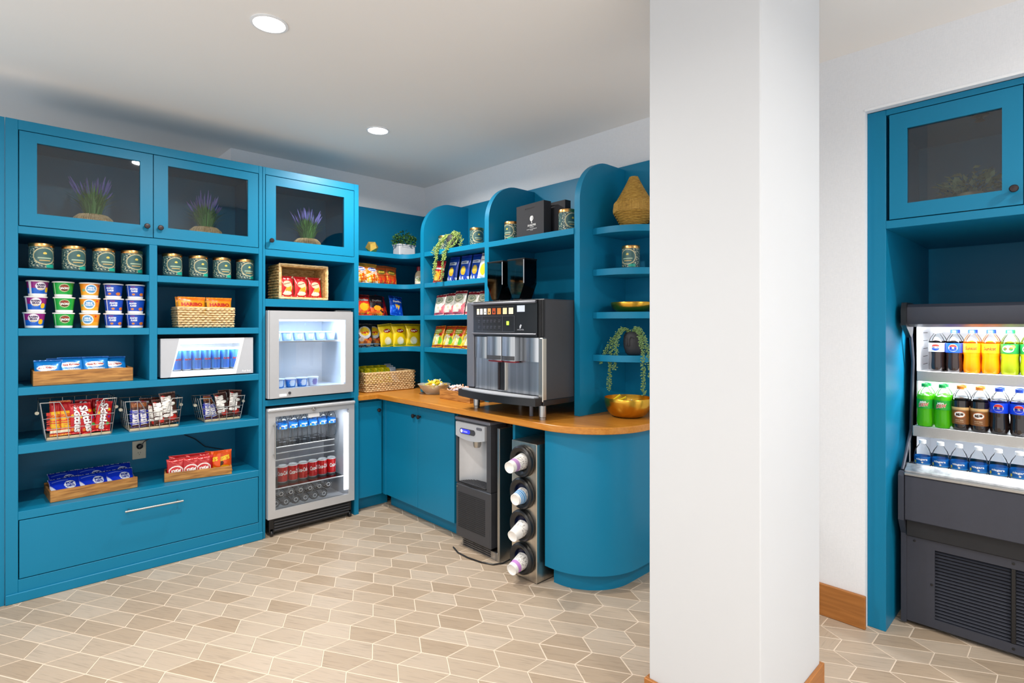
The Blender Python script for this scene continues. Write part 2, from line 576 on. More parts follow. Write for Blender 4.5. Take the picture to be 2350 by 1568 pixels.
# floor: grout bed with hexagons laid as pairs of half-hexagon tiles
HS, HA, HX, HY = 0.11714, math.radians(0.24), 1.0984, 2.1653
floor = struct('floor', MB().box(-1.0, 4.0, -1.0, 4.8, -0.06, -0.0012), 'grout', 'wood-look half-hexagon tile floor with pale grout lines', 'floor')
g = 0.0021
def tile_shape():
    s3 = sqrt(3) / 2
    P = [(-HS, 0), (HS, 0), (HS / 2, HS * s3), (-HS / 2, HS * s3)]
    def inset(P, d):
        n, out = len(P), []
        for i in range(n):
            a, b, c = Vector(P[i - 1]), Vector(P[i]), Vector(P[(i + 1) % n])
            d1, d2 = (b - a).normalized(), (c - b).normalized()
            n1, n2 = Vector((-d1.y, d1.x)), Vector((-d2.y, d2.x))
            k = (n1 + n2) / (1 + n1.dot(n2))
            out.append(tuple(b + k * d))
        return out
    a, b = inset(P, g), inset(P, g + 0.0012)
    mb = MB()
    v = [(p[0], p[1], -0.006) for p in a] + [(p[0], p[1], -0.0009) for p in a] + [(p[0], p[1], 0) for p in b]
    f = [(8, 9, 10, 11)]
    for i in range(4):
        j = (i + 1) % 4
        f += [(i, j, 4 + j, 4 + i), (4 + i, 4 + j, 8 + j, 8 + i)]
    return v, f
tv, tf = tile_shape()
tile_me = MB().add(tv, tf).mesh('floor_tile', ['floor_tile'], recalc=False)
ca, sa = cos(HA), sin(HA)
tiles = []
yaw = math.radians(46.4)
for i in range(-40, 41):
    for j in range(-60, 61):
        lx, ly = 1.5 * HS * i, sqrt(3) * HS * j + sqrt(3) / 2 * HS * i
        x, y = HX + lx * ca - ly * sa, HY + lx * sa + ly * ca
        if not (-1.0 < x < 4.0 and -1.0 < y < 4.2):
            continue
        for half in (0, 1):
            rot = HA + math.radians(120) + pi * half
            cx, cy = x - 0.05 * sin(rot), y + 0.05 * cos(rot)
            w = cx * cos(yaw) + cy * sin(yaw)
            seen = False
            if w > 0.5 and cx < 3.15 and cy < 3.72 and not (cx > 2.27 and cy > 1.7) and not (1.72 < cx < 2.2 and 0.7 < cy < 1.06):
                u = 1175 + 1256 * (cx * sin(yaw) - cy * cos(yaw)) / w
                vv = 746.7 + 1256 * 1.4 / w
                seen = -40 < u < 2390 and vv < 1610 and not (1500 < u < 1875 and vv < 1600)
            tiles.append((0 if seen else 1, w if seen else abs(w) + 9, x, y, rot))
tiles.sort()
for k, (s_, w, x, y, rot) in enumerate(tiles[:300]):
    link('tile', tile_me, floor, (x, y, 0), (0, 0, rot))
mb = MB()
for (s_, w, x, y, rot) in tiles[300:]:
    c_, s2 = cos(rot), sin(rot)
    mb.add([(x + p[0] * c_ - p[1] * s2, y + p[0] * s2 + p[1] * c_, p[2]) for p in tv], tf)
far = mb.build('tiles_beyond', 'floor_tile', floor, recalc=False)
far['kind'] = 'stuff'

# recessed ceiling lights
def downlight(x, y, label, first=None):
    if first is not None:
        t = dup(first, (x, y, CEIL), None, label)
        return t
    t = thing('recessed_light', label, 'ceiling light', (x, y, CEIL), group='recessed ceiling lights')
    MB().lathe([(0.073, 0), (0.075, -0.004), (0.064, -0.006), (0.061, -0.001)], 40, cap=False).build('trim_ring', 'white_plastic', t)
    MB().lathe([(0.0, -0.0035), (0.030, -0.0035), (0.0605, -0.003), (0.0605, 0.0)], 40, cap=False).build('lens', 'lamp_lens', t)
    l = bpy.data.lights.new('lamp', 'AREA')
    l.shape = 'DISK'
    l.size = 0.12
    l.energy = LAMP_W
    l.color = (1.0, 0.95, 0.88)
    l.spread = math.radians(165)
    lo = link('lamp', l, t, (0, 0, -0.012))
    return t
d0 = downlight(0.852, 2.381, 'bright round recessed ceiling light near the front of the ceiling')
downlight(1.832, 3.195, 'smaller-looking recessed ceiling light farther back toward the corner', d0)
for (x, y, lb) in ((-0.55, -0.15, 'recessed ceiling light above the viewpoint'),
                   (-0.55, 1.75, 'recessed ceiling light to the left of the picture'), (2.45, -0.9, 'recessed ceiling light in front of the drinks cooler'),
                   (0.9, -1.0, 'recessed ceiling light behind the viewpoint')):
    downlight(x, y, lb, d0)

# ------------------------------------------------------------------ tall display cabinet (left)
YF = 3.721
YB = 4.20
def cab_door(parent, x0, x1, z0, z1, px0, px1, pz0, pz1, knob, yf=0.0, kx=None, kz=None):
    d = MB().frame(x0, x1, z0, z1, px0 - x0, x1 - px1, pz0 - z0, z1 - pz1, yf, yf + 0.021).build('door', 'blue_paint', parent)
    MB().box(px0 - 0.008, px1 + 0.008, yf + 0.011, yf + 0.015, pz0 - 0.008, pz1 + 0.008).build('pane', 'pane_cabinet', d)
    k = MB().lathe([(0.006, 0.0), (0.006, -0.014), (0.0145, -0.018), (0.0150, -0.026), (0.012, -0.030), (0.0, -0.031)], 20, (knob[0], yf, knob[1]), ax='y')
    k.build('knob', 'bronze_knob', d)
    return d
def bx(parent, name, x0, x1, y0, y1, z0, z1, c=0.0015, m='blue_paint'):
    return MB().box(x0, x1, y0, y1, z0, z1, c).build(name, m, parent)

OX = 0.052
c1 = thing('display_cabinet', 'tall teal-blue cabinet with two glass doors above open shelves and one long drawer', 'cabinet', (OX, YF, 0))
W1 = 1.288 - OX
D = YB - YF
def L(x): return x - OX
bx(c1, 'side_panel', 0, L(0.100), 0, D, 0, 2.44)
bx(c1, 'side_panel', L(1.265), W1, 0, D, 0, 2.44)
bx(c1, 'back_panel', 0, W1, D, D + 0.018, 0, 2.44)
bx(c1, 'top_panel', L(0.100), L(1.265), 0, D, 2.390, 2.44)
bx(c1, 'divider', L(0.661), L(0.700), 0, D, 1.083, 1.865)
bx(c1, 'header_shelf', L(0.100), L(1.265), 0, D, 1.865, 1.903)
for zt, zb in ((1.690, 1.652), (1.384, 1.346)):
    bx(c1, 'shelf', L(0.100), L(0.661), 0, D, zb, zt)
    bx(c1, 'shelf', L(0.700), L(1.265), 0, D, zb, zt)
for zt, zb in ((1.083, 1.043), (0.791, 0.747), (0.456, 0.414)):
    bx(c1, 'shelf', L(0.100), L(1.265), 0, D, zb, zt)
bx(c1, 'plinth', L(0.100), L(1.265), 0, D, 0, 0.113)
bx(c1, 'base_strip', 0, W1, -0.010, 0, 0, 0.050, 0.003)
cab_door(c1, L(0.104), L(0.6785), 1.907, 2.386, L(0.172), L(0.617), 1.973, 2.336, (L(0.647), 1.967))
cab_door(c1, L(0.6825), L(1.261), 1.907, 2.386, L(0.754), L(1.199), 1.971, 2.336, (L(0.713), 1.965))
dr = bx(c1, 'drawer', L(0.104), L(1.261), 0, 0.021, 0.117, 0.410)
h = MB().tube([(L(0.540), -0.040, 0.363), (L(0.824), -0.040, 0.363)], 0.0058, 12)
for hx in (0.562, 0.802):
    h.tube([(L(hx), 0.001, 0.363), (L(hx), -0.040, 0.363)], 0.0045, 10)
h.build('handle', 'steel', dr)

fp = MB().box(-0.75, -0.002, 0.003, 0.03, 0, 2.44, 0.001).build('filler_panel', 'blue_paint')
fp.location = (OX, YF, 0)
tag(fp, 'plain teal filler panel at the far left beside the tall cabinet', 'panel')

# ------------------------------------------------------------------ refrigerator tower
TX = 1.290
c2 = thing('refrigerator_tower', 'narrow tall teal cabinet with one glass door, a cubby and openings for freezer and refrigerator', 'cabinet', (TX, YF, 0))
def T(x): return x - TX
W2 = 1.975 - TX
bx(c2, 'side_panel', 0, T(1.306), 0, D, 0, 2.44)
bx(c2, 'side_panel', T(1.940), W2, 0, D, 0, 2.44)
bx(c2, 'back_panel', 0, W2, D, D + 0.018, 0, 2.44)
bx(c2, 'top_panel', T(1.306), T(1.940), 0, D, 2.392, 2.44)
bx(c2, 'header_shelf', T(1.306), T(1.940), 0, D, 1.857, 1.901)
bx(c2, 'shelf', T(1.306), T(1.940), 0, D, 1.524, 1.574)
bx(c2, 'shelf', T(1.306), T(1.940), 0, D, 0.866, 0.905)
cab_door(c2, T(1.310), T(1.936), 1.905, 2.388, T(1.374), T(1.859), 1.967, 2.330, (T(1.340), 1.959))

# ------------------------------------------------------------------ corner base cabinet, base cabinet, curved end, worktop
CZ = 0.878
cc = thing('corner_cabinet', 'narrow teal base cabinet with a single door in the corner beside the refrigerator', 'cabinet', (1.975, 3.745, 0))
bx(cc, 'body', 0.0, 0.245, 0.022, 0.45, 0.10, CZ - 0.040)
bx(cc, 'door', 0.003, 0.205, 0.0, 0.020, 0.104, 0.822)
MB().lathe([(0.006, 0.0), (0.006, -0.014), (0.0145, -0.018), (0.0150, -0.026), (0.0, -0.031)], 16, (0.172, 0, 0.752), ax='y').build('knob', 'bronze_knob', cc.children[1])
bx(cc, 'toe_kick', 0.0, 0.30, 0.075, 0.09, 0, 0.10)

BXF = 2.192
bc = thing('base_cabinet', 'teal base cabinet with two plain doors and small dark knobs under the worktop', 'cabinet', (BXF, 3.27, 0), RB)
def Bx(y): return 3.27 - y          # world Y -> local x
bx(bc, 'body', Bx(3.70), Bx(2.845), 0.022, 0.66, 0.10, CZ - 0.040)
for (ya, yb, ky) in ((3.700, 3.274, 3.302), (3.270, 2.848, 3.236)):
    d = bx(bc, 'door', Bx(ya), Bx(yb), 0, 0.020, 0.104, 0.822)
    MB().lathe([(0.006, 0.0), (0.006, -0.014), (0.0145, -0.018), (0.0150, -0.026), (0.0, -0.031)], 16, (Bx(ky), 0, 0.755), ax='y').build('knob', 'bronze_knob', d)
bx(bc, 'toe_kick', Bx(3.745), Bx(2.845), 0.070, 0.085, 0, 0.10)
bx(bc, 'filler', Bx(3.745), Bx(3.703), 0.0, 0.02, 0.10, CZ - 0.040)

def rounded_end(front, end, r, back, top, n=18):
    """outline: front edge, rounded corner, end edge, back edge"""
    P = [(back, top), (front, top)]
    for i in range(n + 1):
        a = pi + (pi / 2) * i / n
        P.append((front + r + r * cos(a), end + r + r * sin(a)))
    P.append((back, end))
    return P
ce = thing('curved_cabinet', 'teal cabinet with a rounded end panel carrying the near end of the worktop', 'cabinet', (2.50, 1.98, 0))
def sh(P): return [(x - 2.50, y - 1.98) for x, y in P]
MB().prism(sh(rounded_end(2.172, 1.655, 0.33, WX - 0.002, 2.022)), 0.098, CZ - 0.038).build('body', 'blue_paint', ce, sharp=50)
MB().prism(sh(rounded_end(2.222, 1.712, 0.28, WX - 0.002, 2.002)), 0.0, 0.098).build('toe_kick', 'blue_paint', ce, sharp=50)
bx(ce, 'partition', 2.20 - 2.5, 2.85 - 2.5, 2.285 - 1.98, 2.305 - 1.98, 0, CZ - 0.04)
bx(ce, 'back_panel', 2.85 - 2.5, 2.87 - 2.5, 2.025 - 1.98, 2.83 - 1.98, 0, CZ - 0.04)

FX = 2.122
P = [(1.968, 3.700), (FX, 3.700)] + rounded_end(FX, 1.602, 0.38, WX - 0.001, 2.2, 24)[2:] + [(WX - 0.001, WY - 0.001), (1.978, WY - 0.001), (1.978, 3.719), (1.968, 3.719)]
def bev_prism(P, z0, z1, b):
    n = len(P)
    Q = []
    for i in range(n):
        a, q, c = Vector(P[i - 1]), Vector(P[i]), Vector(P[(i + 1) % n])
        d1, d2 = (q - a), (c - q)
        if d1.length < 1e-6 or d2.length < 1e-6:
            Q.append(P[i]); continue
        d1.normalize(); d2.normalize()
        k = Vector((-d1.y, d1.x)) + Vector((-d2.y, d2.x))
        k /= max(0.3, 1 + d1.dot(d2))
        Q.append(tuple(q + k * b))
    m_ = MB()
    v = [(*p, z0) for p in Q] + [(*p, z0 + b) for p in P] + [(*p, z1 - b) for p in P] + [(*p, z1) for p in Q]
    f = [tuple(range(n))[::-1], tuple(range(3 * n, 4 * n))]
    for k in range(3):
        f += [(k * n + i, k * n + (i + 1) % n, (k + 1) * n + (i + 1) % n, (k + 1) * n + i) for i in range(n)]
    return m_.add(v, f)
wt = bev_prism([(x - 2.5, y - 2.8) for x, y in P], CZ - 0.036, CZ, 0.003).build('worktop', 'counter_wood')
wt.location = (2.5, 2.8, 0)
tag(wt, 'orange-brown wooden worktop running from the corner to a rounded end', 'worktop')

# ------------------------------------------------------------------ open wall shelving above the worktop
ws = thing('wall_shelving', 'teal open wall shelving with arched uprights wrapped round the corner above the worktop', 'shelving', (WX, WY, CZ))
def S(x): return x - WX
def SY(y): return y - WY
def sbx(name, x0, x1, y0, y1, z0, z1, c=0.0015):
    return bx(ws, name, S(x0), S(x1), SY(y0), SY(y1), z0 - CZ, z1 - CZ, c)
sbx('back_panel', 1.977, 2.90, 4.212, WY - 0.001, CZ + 0.001, 2.40)
sbx('back_panel', 2.885, WX - 0.001, 1.615, 4.212, CZ + 0.001, 2.40)
XS = 2.440
for ya, yb in ((3.560, 3.604), (2.790, 2.833), (2.000, 2.040)):
    P = [(S(2.884), 0.001), (S(XS), 0.001)]
    r = 0.262
    for i in range(17):
        a = pi - (pi / 2) * i / 16
        P.append((S(XS + r) + r * cos(a), 2.112 - CZ + r * sin(a)))
    P.append((S(2.884), 2.374 - CZ))
    MB().prism(P, SY(ya), SY(yb), 'y').build('upright', 'blue_paint', ws, sharp=50)
SHZ = (1.968, 1.726, 1.476, 1.228)
YS = 3.80
for z in SHZ:
    # corner shelf: along the back wall, then turning towards the first upright
    P = [(1.977, 4.211), (1.977, YS), (2.335, YS)]
    for i in range(1, 7):
        a = pi / 2 * i / 6
        P.append((2.335 + 0.105 * sin(a), YS - 0.105 + 0.105 * cos(a)))
    P += [(XS, 3.606), (2.884, 3.606), (2.884, 4.211)]
    MB().prism([(S(x), SY(y)) for x, y in P], z - 0.035 - CZ, z - CZ).build('shelf', 'blue_paint', ws, sharp=50)
    sbx('shelf', XS + 0.004, 2.884, 2.834, 3.559, z - 0.035, z)
    # quarter-round shelf at the open end
    P = [(2.884, 1.999), (2.560, 1.999)]
    for i in range(0, 13):
        a = pi + (pi / 2) * i / 12
        P.append((2.860 + 0.300 * cos(a), 1.93 + 0.300 * sin(a)))
    P += [(2.884, 1.63)]
    MB().prism([(S(x), SY(y)) for x, y in P], z - 0.037 - CZ, z - CZ).build('shelf', 'blue_paint', ws, sharp=50)
sbx('shelf', XS - 0.006, 2.884, 2.041, 2.789, 1.926, 1.962)

# ------------------------------------------------------------------ niche cabinet on the right
nx = 2.957
nc = thing('niche_cabinet', 'teal built-in surround with a glass-door cupboard above the drinks cooler', 'cabinet', (nx, 0.16, 0), RB)
def N(y): return 0.16 - y
bx(nc, 'side_panel', N(0.7045), N(0.632), 0, 0.98, 0, 2.383)
bx(nc, 'side_panel', N(-0.3295), N(-0.405), 0, 0.98, 0, 2.383)
bx(nc, 'top_panel', N(0.632), N(-0.3295), 0, 0.98, 2.357, 2.383)
bx(nc, 'shelf', N(0.632), N(-0.3295), 0, 0.98, 1.840, 1.876)
bx(nc, 'back_panel', N(0.632), N(-0.3295), 0.70, 0.72, 1.876, 2.357)
cab_door(nc, N(0.6185), N(0.1735), 1.880, 2.353, N(0.552), N(0.236), 1.945, 2.280, (N(0.199), 1.942))
cab_door(nc, N(0.1695), N(-0.3175), 1.880, 2.353, N(0.108), N(-0.250), 1.945, 2.280, (N(0.140), 1.942))

# ------------------------------------------------------------------ freezer in the tower
fz = thing('countertop_freezer', 'silver glass-door freezer glowing pale blue inside above the refrigerator', 'freezer', (1.62, 3.69, 0.907))
def q(x): return x - 1.62
def z9(z): return z - 0.907
MB().tray(q(1.325), q(1.915), 0.034, 0.47, z9(0.922), z9(1.494), 0.045, 0, '-y').build('body', 'white_plastic', fz)
MB().frame(q(1.323), q(1.912), z9(0.916), z9(1.497), 0.060, 0.056, 0.060, 0.058, 0.0, 0.032).build('door_frame', 'silver_paint', fz)
MB().box(q(1.380), q(1.858), 0.014, 0.018, z9(0.974), z9(1.442)).build('pane', 'pane_clear', fz)
MB().box(q(1.312), q(1.322), -0.002, 0.05, z9(0.916), z9(1.497), 0.003).build('edge_trim', 'silver_paint', fz)
s1 = MB().box(q(1.372), q(1.868), 0.06, 0.40, z9(1.286), z9(1.292), 0.001).build('shelf', 'pane_clear', fz)
MB().box(q(1.372), q(1.868), 0.056, 0.0598, z9(1.282), z9(1.294), 0.001).build('shelf_edge', 'white_plastic', s1)
MB().box(q(1.844), q(1.866), 0.038, 0.050, z9(0.985), z9(1.43), 0.002).build('light_strip', 'led_white', fz)
MB().box(q(1.40), q(1.84), 0.042, 0.060, z9(1.428), z9(1.444), 0.002).build('light_strip', 'led_blue', fz)
MB().box(q(1.384), q(1.432), -0.004, 0.0, z9(0.924), z9(0.942), 0.001).build('nameplate', 'white_plastic', fz)
MB().lathe([(0.009, 0.0), (0.009, -0.006), (0.0, -0.007)], 14, (q(1.452), 0, z9(0.946)), ax='y').build('lock', 'dark_grey', fz)
MB().box(q(1.78), q(1.90), 0.0, 0.03, z9(1.4975), z9(1.505), 0.002).build('hinge', 'steel', fz)
for x in (1.36, 1.88):
    for y in (0.08, 0.40):
        MB().lathe([(0.014, z9(0.9071)), (0.014, z9(0.9218))], 12, (q(x), y, 0)).build('foot', 'black_plastic', fz)

# ------------------------------------------------------------------ undercounter refrigerator
fr = thing('undercounter_refrigerator', 'stainless glass-door undercounter refrigerator stocked with cans and bottled water', 'refrigerator', (1.62, 3.69, 0))
MB().tray(q(1.318), q(1.925), 0.034, 0.47, 0.118, 0.846, 0.035, 0, '-y').build('body', 'light_grey', fr)
MB().frame(q(1.312), q(1.924), 0.124, 0.848, 0.048, 0.044, 0.052, 0.054, 0.0, 0.032).build('door_frame', 'silver_paint', fr)
MB().box(q(1.308), q(1.928), -0.012, 0.02, 0.828, 0.850, 0.006).build('top_rail', 'silver_paint', fr)
MB().box(q(1.356), q(1.884), 0.014, 0.018, 0.174, 0.798).build('pane', 'pane_clear', fr)
h = MB().tube([(q(1.346), -0.036, 0.528), (q(1.346), -0.036, 0.762)], 0.0055, 12)
for z in (0.548, 0.742):
    h.tube([(q(1.346), 0.0, z), (q(1.346), -0.036, z)], 0.0042, 10)
h.build('handle', 'steel', fr)
MB().lathe([(0.011, 0.0), (0.011, -0.014), (0.006, -0.016), (0.0, -0.013)], 16, (q(1.616), 0, 0.822), ax='y').build('lock', 'steel', fr)
MB().box(q(1.585), q(1.665), 0.010, 0.0135, 0.762, 0.790, 0.0005).build('sticker', 'white_plastic', fr)
for z in (0.302, 0.448, 0.494, 0.540, 0.580):
    xr = 1.800 if z > 0.4 else 1.870
    s_ = MB().box(q(1.358), q(xr), 0.060, 0.068, z - 0.007, z, 0.002).build('wire_shelf', 'white_plastic', fr)
    if z < 0.4 or z > 0.57:
        MB().box(q(1.358), q(xr), 0.0685, 0.40, z - 0.003, z - 0.0005).build('shelf_plate', 'pane_clear', s_)
MB().box(q(1.862), q(1.880), 0.036, 0.046, 0.20, 0.76, 0.002).build('light_strip', 'led_white', fr)
bs = MB().box(q(1.330), q(1.915), 0.028, 0.06, 0.022, 0.117, 0.004).build('base_grille', 'black_plastic', fr)
for k in range(4):
    MB().box(q(1.36), q(1.895), 0.018, 0.028, 0.036 + k * 0.019, 0.046 + k * 0.019, 0.002).build('louver', 'dark_grey', bs)
for x in (1.345, 1.90):
    w = MB().lathe([(0.0, -0.008), (0.018, -0.008), (0.02, -0.004), (0.02, 0.004), (0.018, 0.008), (0.0, 0.008)], 16, (q(x), 0.034, 0.0202), ax='x')
    w.box(q(x) - 0.010, q(x) + 0.010, 0.028, 0.042, 0.03, 0.05, 0.001)
    w.build('caster', 'black_plastic', fr)

# ------------------------------------------------------------------ white countertop can cooler
co = thing('can_cooler', 'small white countertop cooler with a slanted glowing window full of blue cans', 'cooler', (0.976, 3.735, 1.0835))
def inner_lamp(parent, loc, sx, sy, watts, col, rot=(0, 0, 0)):
    l = bpy.data.lights.new('lamp', 'AREA')
    l.shape = 'RECTANGLE'
    l.size, l.size_y, l.energy, l.color = sx, sy, watts, col
    return link('lamp', l, parent, loc, rot)
inner_lamp(fz, (0, 0.12, z9(1.44)), 0.42, 0.05, 3.6, (0.50, 0.70, 1.0))
inner_lamp(fr, (0, 0.10, 0.79), 0.42, 0.04, 2.0, (0.95, 0.98, 1.0))
def k_(x): return x - 0.976
def kz(z): return z - 1.0835
MB().tray(k_(0.722), k_(1.232), 0.016, 0.36, kz(1.0925), kz(1.320), 0.02, 0, '-y').build('body', 'white_plastic', co)
win = [(k_(0.777), kz(1.122)), (k_(1.120), kz(1.122)), (k_(1.168), kz(1.300)), (k_(0.823), kz(1.300))]
MB().ring([(k_(0.719), kz(1.091)), (k_(1.234), kz(1.091)), (k_(1.234), kz(1.321)), (k_(0.719), kz(1.321))], win, 0.0, 0.016).build('front_plate', 'light_grey', co)
bw = [(k_(0.768), kz(1.0915)), (k_(1.130), kz(1.0915)), (k_(1.180), kz(1.3205)), (k_(0.814), kz(1.3205))]
MB().ring(bw, win, -0.0025, -0.0001).build('window_border', 'white_plastic', co)
MB().prism(win, 0.006, 0.008, 'y').build('pane', 'pane_clear', co)
MB().box(k_(0.76), k_(1.19), 0.020, 0.030, kz(1.286), kz(1.298), 0.001).build('light_strip', 'led_white', co)
MB().box(k_(0.75), k_(1.21), 0.02, 0.34, kz(1.1125), kz(1.122), 0.001).build('rack', 'white_plastic', co)
inner_lamp(co, (0, 0.05, kz(1.296)), 0.40, 0.03, 4.5, (0.85, 0.93, 1.0))
MB().text('Red Bull', lambda x, y: (k_(1.193) + x, -0.0008, kz(1.108) + y), w=0.052, bold=0.01).build('lettering', 'white_plastic', co, recalc=False)
for x in (0.75, 1.205):
    MB().box(k_(x) - 0.012, k_(x) + 0.012, 0.03, 0.06, 0.0, kz(1.0925), 0.001).build('foot', 'black_plastic', co)

# ------------------------------------------------------------------ coffee machine
cm = thing('coffee_machine', 'large black and stainless coffee machine on steel legs on the worktop', 'coffee machine', (2.18, 2.375, CZ), RB)
def M(y): return 2.375 - y
MB().box(-0.33, 0.33, 0.012, 0.50, 0.090, 0.668, 0.006).build('housing', 'dark_grey', cm)
MB().box(-0.33, -0.262, 0.0, 0.02, 0.135, 0.664, 0.004).build('side_stile', 'machine_grey', cm)
MB().box(0.298, 0.332, -0.004, 0.03, 0.10, 0.452, 0.004).build('side_stile', 'warm_steel', cm)
def arc_panel(x0, x1, z0, z1, y0, bulge, n=14, t=0.03, m=0):
    P = [(x0 + (x1 - x0) * i / n, y0 - bulge * (1 - (2 * i / n - 1) ** 2)) for i in range(n + 1)]
    return MB().prism(P + [(x1, y0 + t), (x0, y0 + t)], z0, z1, 'z', m)
pan = arc_panel(-0.258, 0.292, 0.458, 0.664, -0.004, 0.016).build('control_panel', 'black_plastic', cm)
MB().tube([(-0.262 + 0.55 * i / 12, -0.012 - 0.018 * (1 - (2 * i / 12 - 1) ** 2), 0.652) for i in range(13)], 0.0075, 8).build('top_bead', 'machine_grey', pan)
MB().tube([(-0.262 + 0.55 * i / 12, -0.010 - 0.018 * (1 - (2 * i / 12 - 1) ** 2), 0.472) for i in range(13)], 0.005, 8).build('lower_bead', 'machine_grey', pan)
for k, y in enumerate((0.298, 0.310, 0.322)):
    MB().box(y, y + 0.008, -0.002, 0.02, 0.458, 0.662, 0.002).build('rib', 'black_matte', pan)
def py(x): return -0.0045 - 0.016 * (1 - ((x + 0.258) / 0.55 * 2 - 1) ** 2)
def onpanel(off): return lambda x, y: (x, py(x) - off, y)
cols = ['#fff2d8', '#f6f3ee', '#f3ebe3', '#e9b06a', '#b8502a', '#c9803c', '#f2dfae', '#fbf0cf']
xs = [-0.205, -0.170, -0.132, -0.092, -0.048, -0.002, 0.048, 0.098]
ic = MB()
for x, c_ in zip(xs, cols):
    w = 0.026 + 0.010 * (x + 0.2) / 0.3
    MB().grid(lambda a, b: onpanel(0.0012)(x - w / 2 + w * a, 0.587 + 0.036 * b), 3, 1, col=lambda u, v: c_).build('drink_icon', 'print_gloss', pan, recalc=False)
for x, z, r in ((-0.132, 0.600, 0.004), (-0.092, 0.598, 0.006), (-0.048, 0.600, 0.007)):
    MB().add([onpanel(0.0018)(x + r * cos(2 * pi * i / 12), z + r * sin(2 * pi * i / 12)) for i in range(12)], [tuple(range(12))]).build('icon_mark', 'bronze_knob', pan, recalc=False)
ln = MB()
for (xa, xb, z) in ((-0.225, 0.125, 0.576), (-0.225, 0.125, 0.486), (-0.225, 0.125, 0.632)):
    ln.tube([onpanel(0.0010)(xa + (xb - xa) * i / 8, z) for i in range(9)], 0.0006, 4)
for x in (-0.163, 0.028, 0.125):
    ln.tube([onpanel(0.0010)(x, 0.486), onpanel(0.0010)(x, 0.576)], 0.0006, 4)
for row in range(2):
    for x in (-0.195, -0.142, -0.108, -0.074, -0.040, 0.000):
        for k in range(2):
            z = 0.552 - row * 0.036 - k * 0.010
            ln.tube([onpanel(0.001)(x - 0.010, z), onpanel(0.001)(x + 0.010 - 0.004 * k, z)], 0.0011, 4)
lo = ln.build('panel_print', 'machine_grey', pan)
lo['kind'] = 'stuff'
MB().box(0.062, 0.082, py(0.072) - 0.003, py(0.072), 0.523, 0.545, 0.001).build('start_button', 'green_light', pan)
MB().grid(lambda a, b: onpanel(0.0012)(0.146 + 0.058 * a, 0.598 + 0.036 * b), 3, 1).build('display', 'screen_grey', pan, recalc=False)
MB().text('concordia', onpanel(0.0011), w=0.050, cx=0.172, cy=0.498).build('lettering', 'light_grey', pan, recalc=False)
MB().add([onpanel(0.0011)(0.172 + 0.014 * cos(a) * (0.6 if i % 2 else 1) * 0.7, 0.515 + 0.011 * sin(a) + 0.006 * cos(a)) for i, a in enumerate([2 * pi * j / 10 for j in range(10)])], [tuple(range(10))]).build('leaf_emblem', 'light_grey', pan, recalc=False)
arc_panel(-0.262, 0.300, 0.130, 0.452, 0.012, 0.004).build('splash_panel', 'brushed_steel', cm)
arc_panel(-0.258, -0.100, 0.322, 0.452, 0.006, 0.022, t=0.02).build('left_cover', 'brushed_steel', cm)
arc_panel(0.165, 0.298, 0.318, 0.452, 0.006, 0.010, t=0.02).build('right_cover', 'brushed_steel', cm)
for (xa, xb) in ((-0.092, 0.038), (0.044, 0.152)):
    sp = arc_panel(xa, xb, 0.318, 0.456, -0.040, 0.012, t=0.052).build('spout_cover', 'brushed_steel', cm)
    arc_panel(xa + 0.002, xb - 0.002, 0.322, 0.346, -0.0415, 0.012, t=0.01).build('dark_band', 'dark_grey', sp)
    arc_panel(xa + 0.006, xb - 0.006, 0.308, 0.318, -0.030, 0.010, t=0.03).build('nozzle', 'cap_red', sp)
MB().box(-0.035, -0.020, -0.003, 0.012, 0.140, 0.318, 0.002).build('pillar_strip', 'bronze_knob', cm)
MB().box(0.022, 0.034, -0.003, 0.012, 0.140, 0.318, 0.002).build('pillar_strip', 'warm_steel', cm)
MB().box(-0.018, 0.020, 0.001, 0.012, 0.140, 0.318, 0.002).build('outlet_slot', 'black_plastic', cm)
def tray_outline(x0, x1, y0, b, yb, n=16):
    return [(x0 + (x1 - x0) * i / n, y0 - b * (1 - (2 * i / n - 1) ** 2)) for i in range(n + 1)] + [(x1, yb), (x0, yb)]
tr = MB().prism(tray_outline(-0.345, 0.325, -0.055, 0.045, 0.0), 0.082, 0.124, 'z').build('drip_tray', 'black_plastic', cm)
MB().prism(tray_outline(-0.325, 0.305, -0.045, 0.040, -0.006), 0.124, 0.130, 'z').build('drip_grate', 'light_grey', tr)
MB().box(-0.34, 0.335, 0.0, 0.50, 0.080, 0.112, 0.003).build('base_plate', 'black_plastic', cm)
MB().box(0.213, 0.240, -0.075, -0.070, 0.086, 0.118, 0.001).build('blue_tab', 'cap_blue', cm)
for (x, y) in ((-0.285, 0.045), (0.300, 0.030), (-0.285, 0.44), (0.300, 0.44)):
    MB().lathe([(0.019, 0.0), (0.019, 0.012), (0.017, 0.014), (0.021, 0.016), (0.021, 0.080)], 18, (x, y, 0)).build('leg', 'steel', cm)
MB().lathe([(0.012, 0.0), (0.012, 0.082)], 14, (0.168, 0.075, 0)).build('drain_pipe', 'machine_grey', cm)
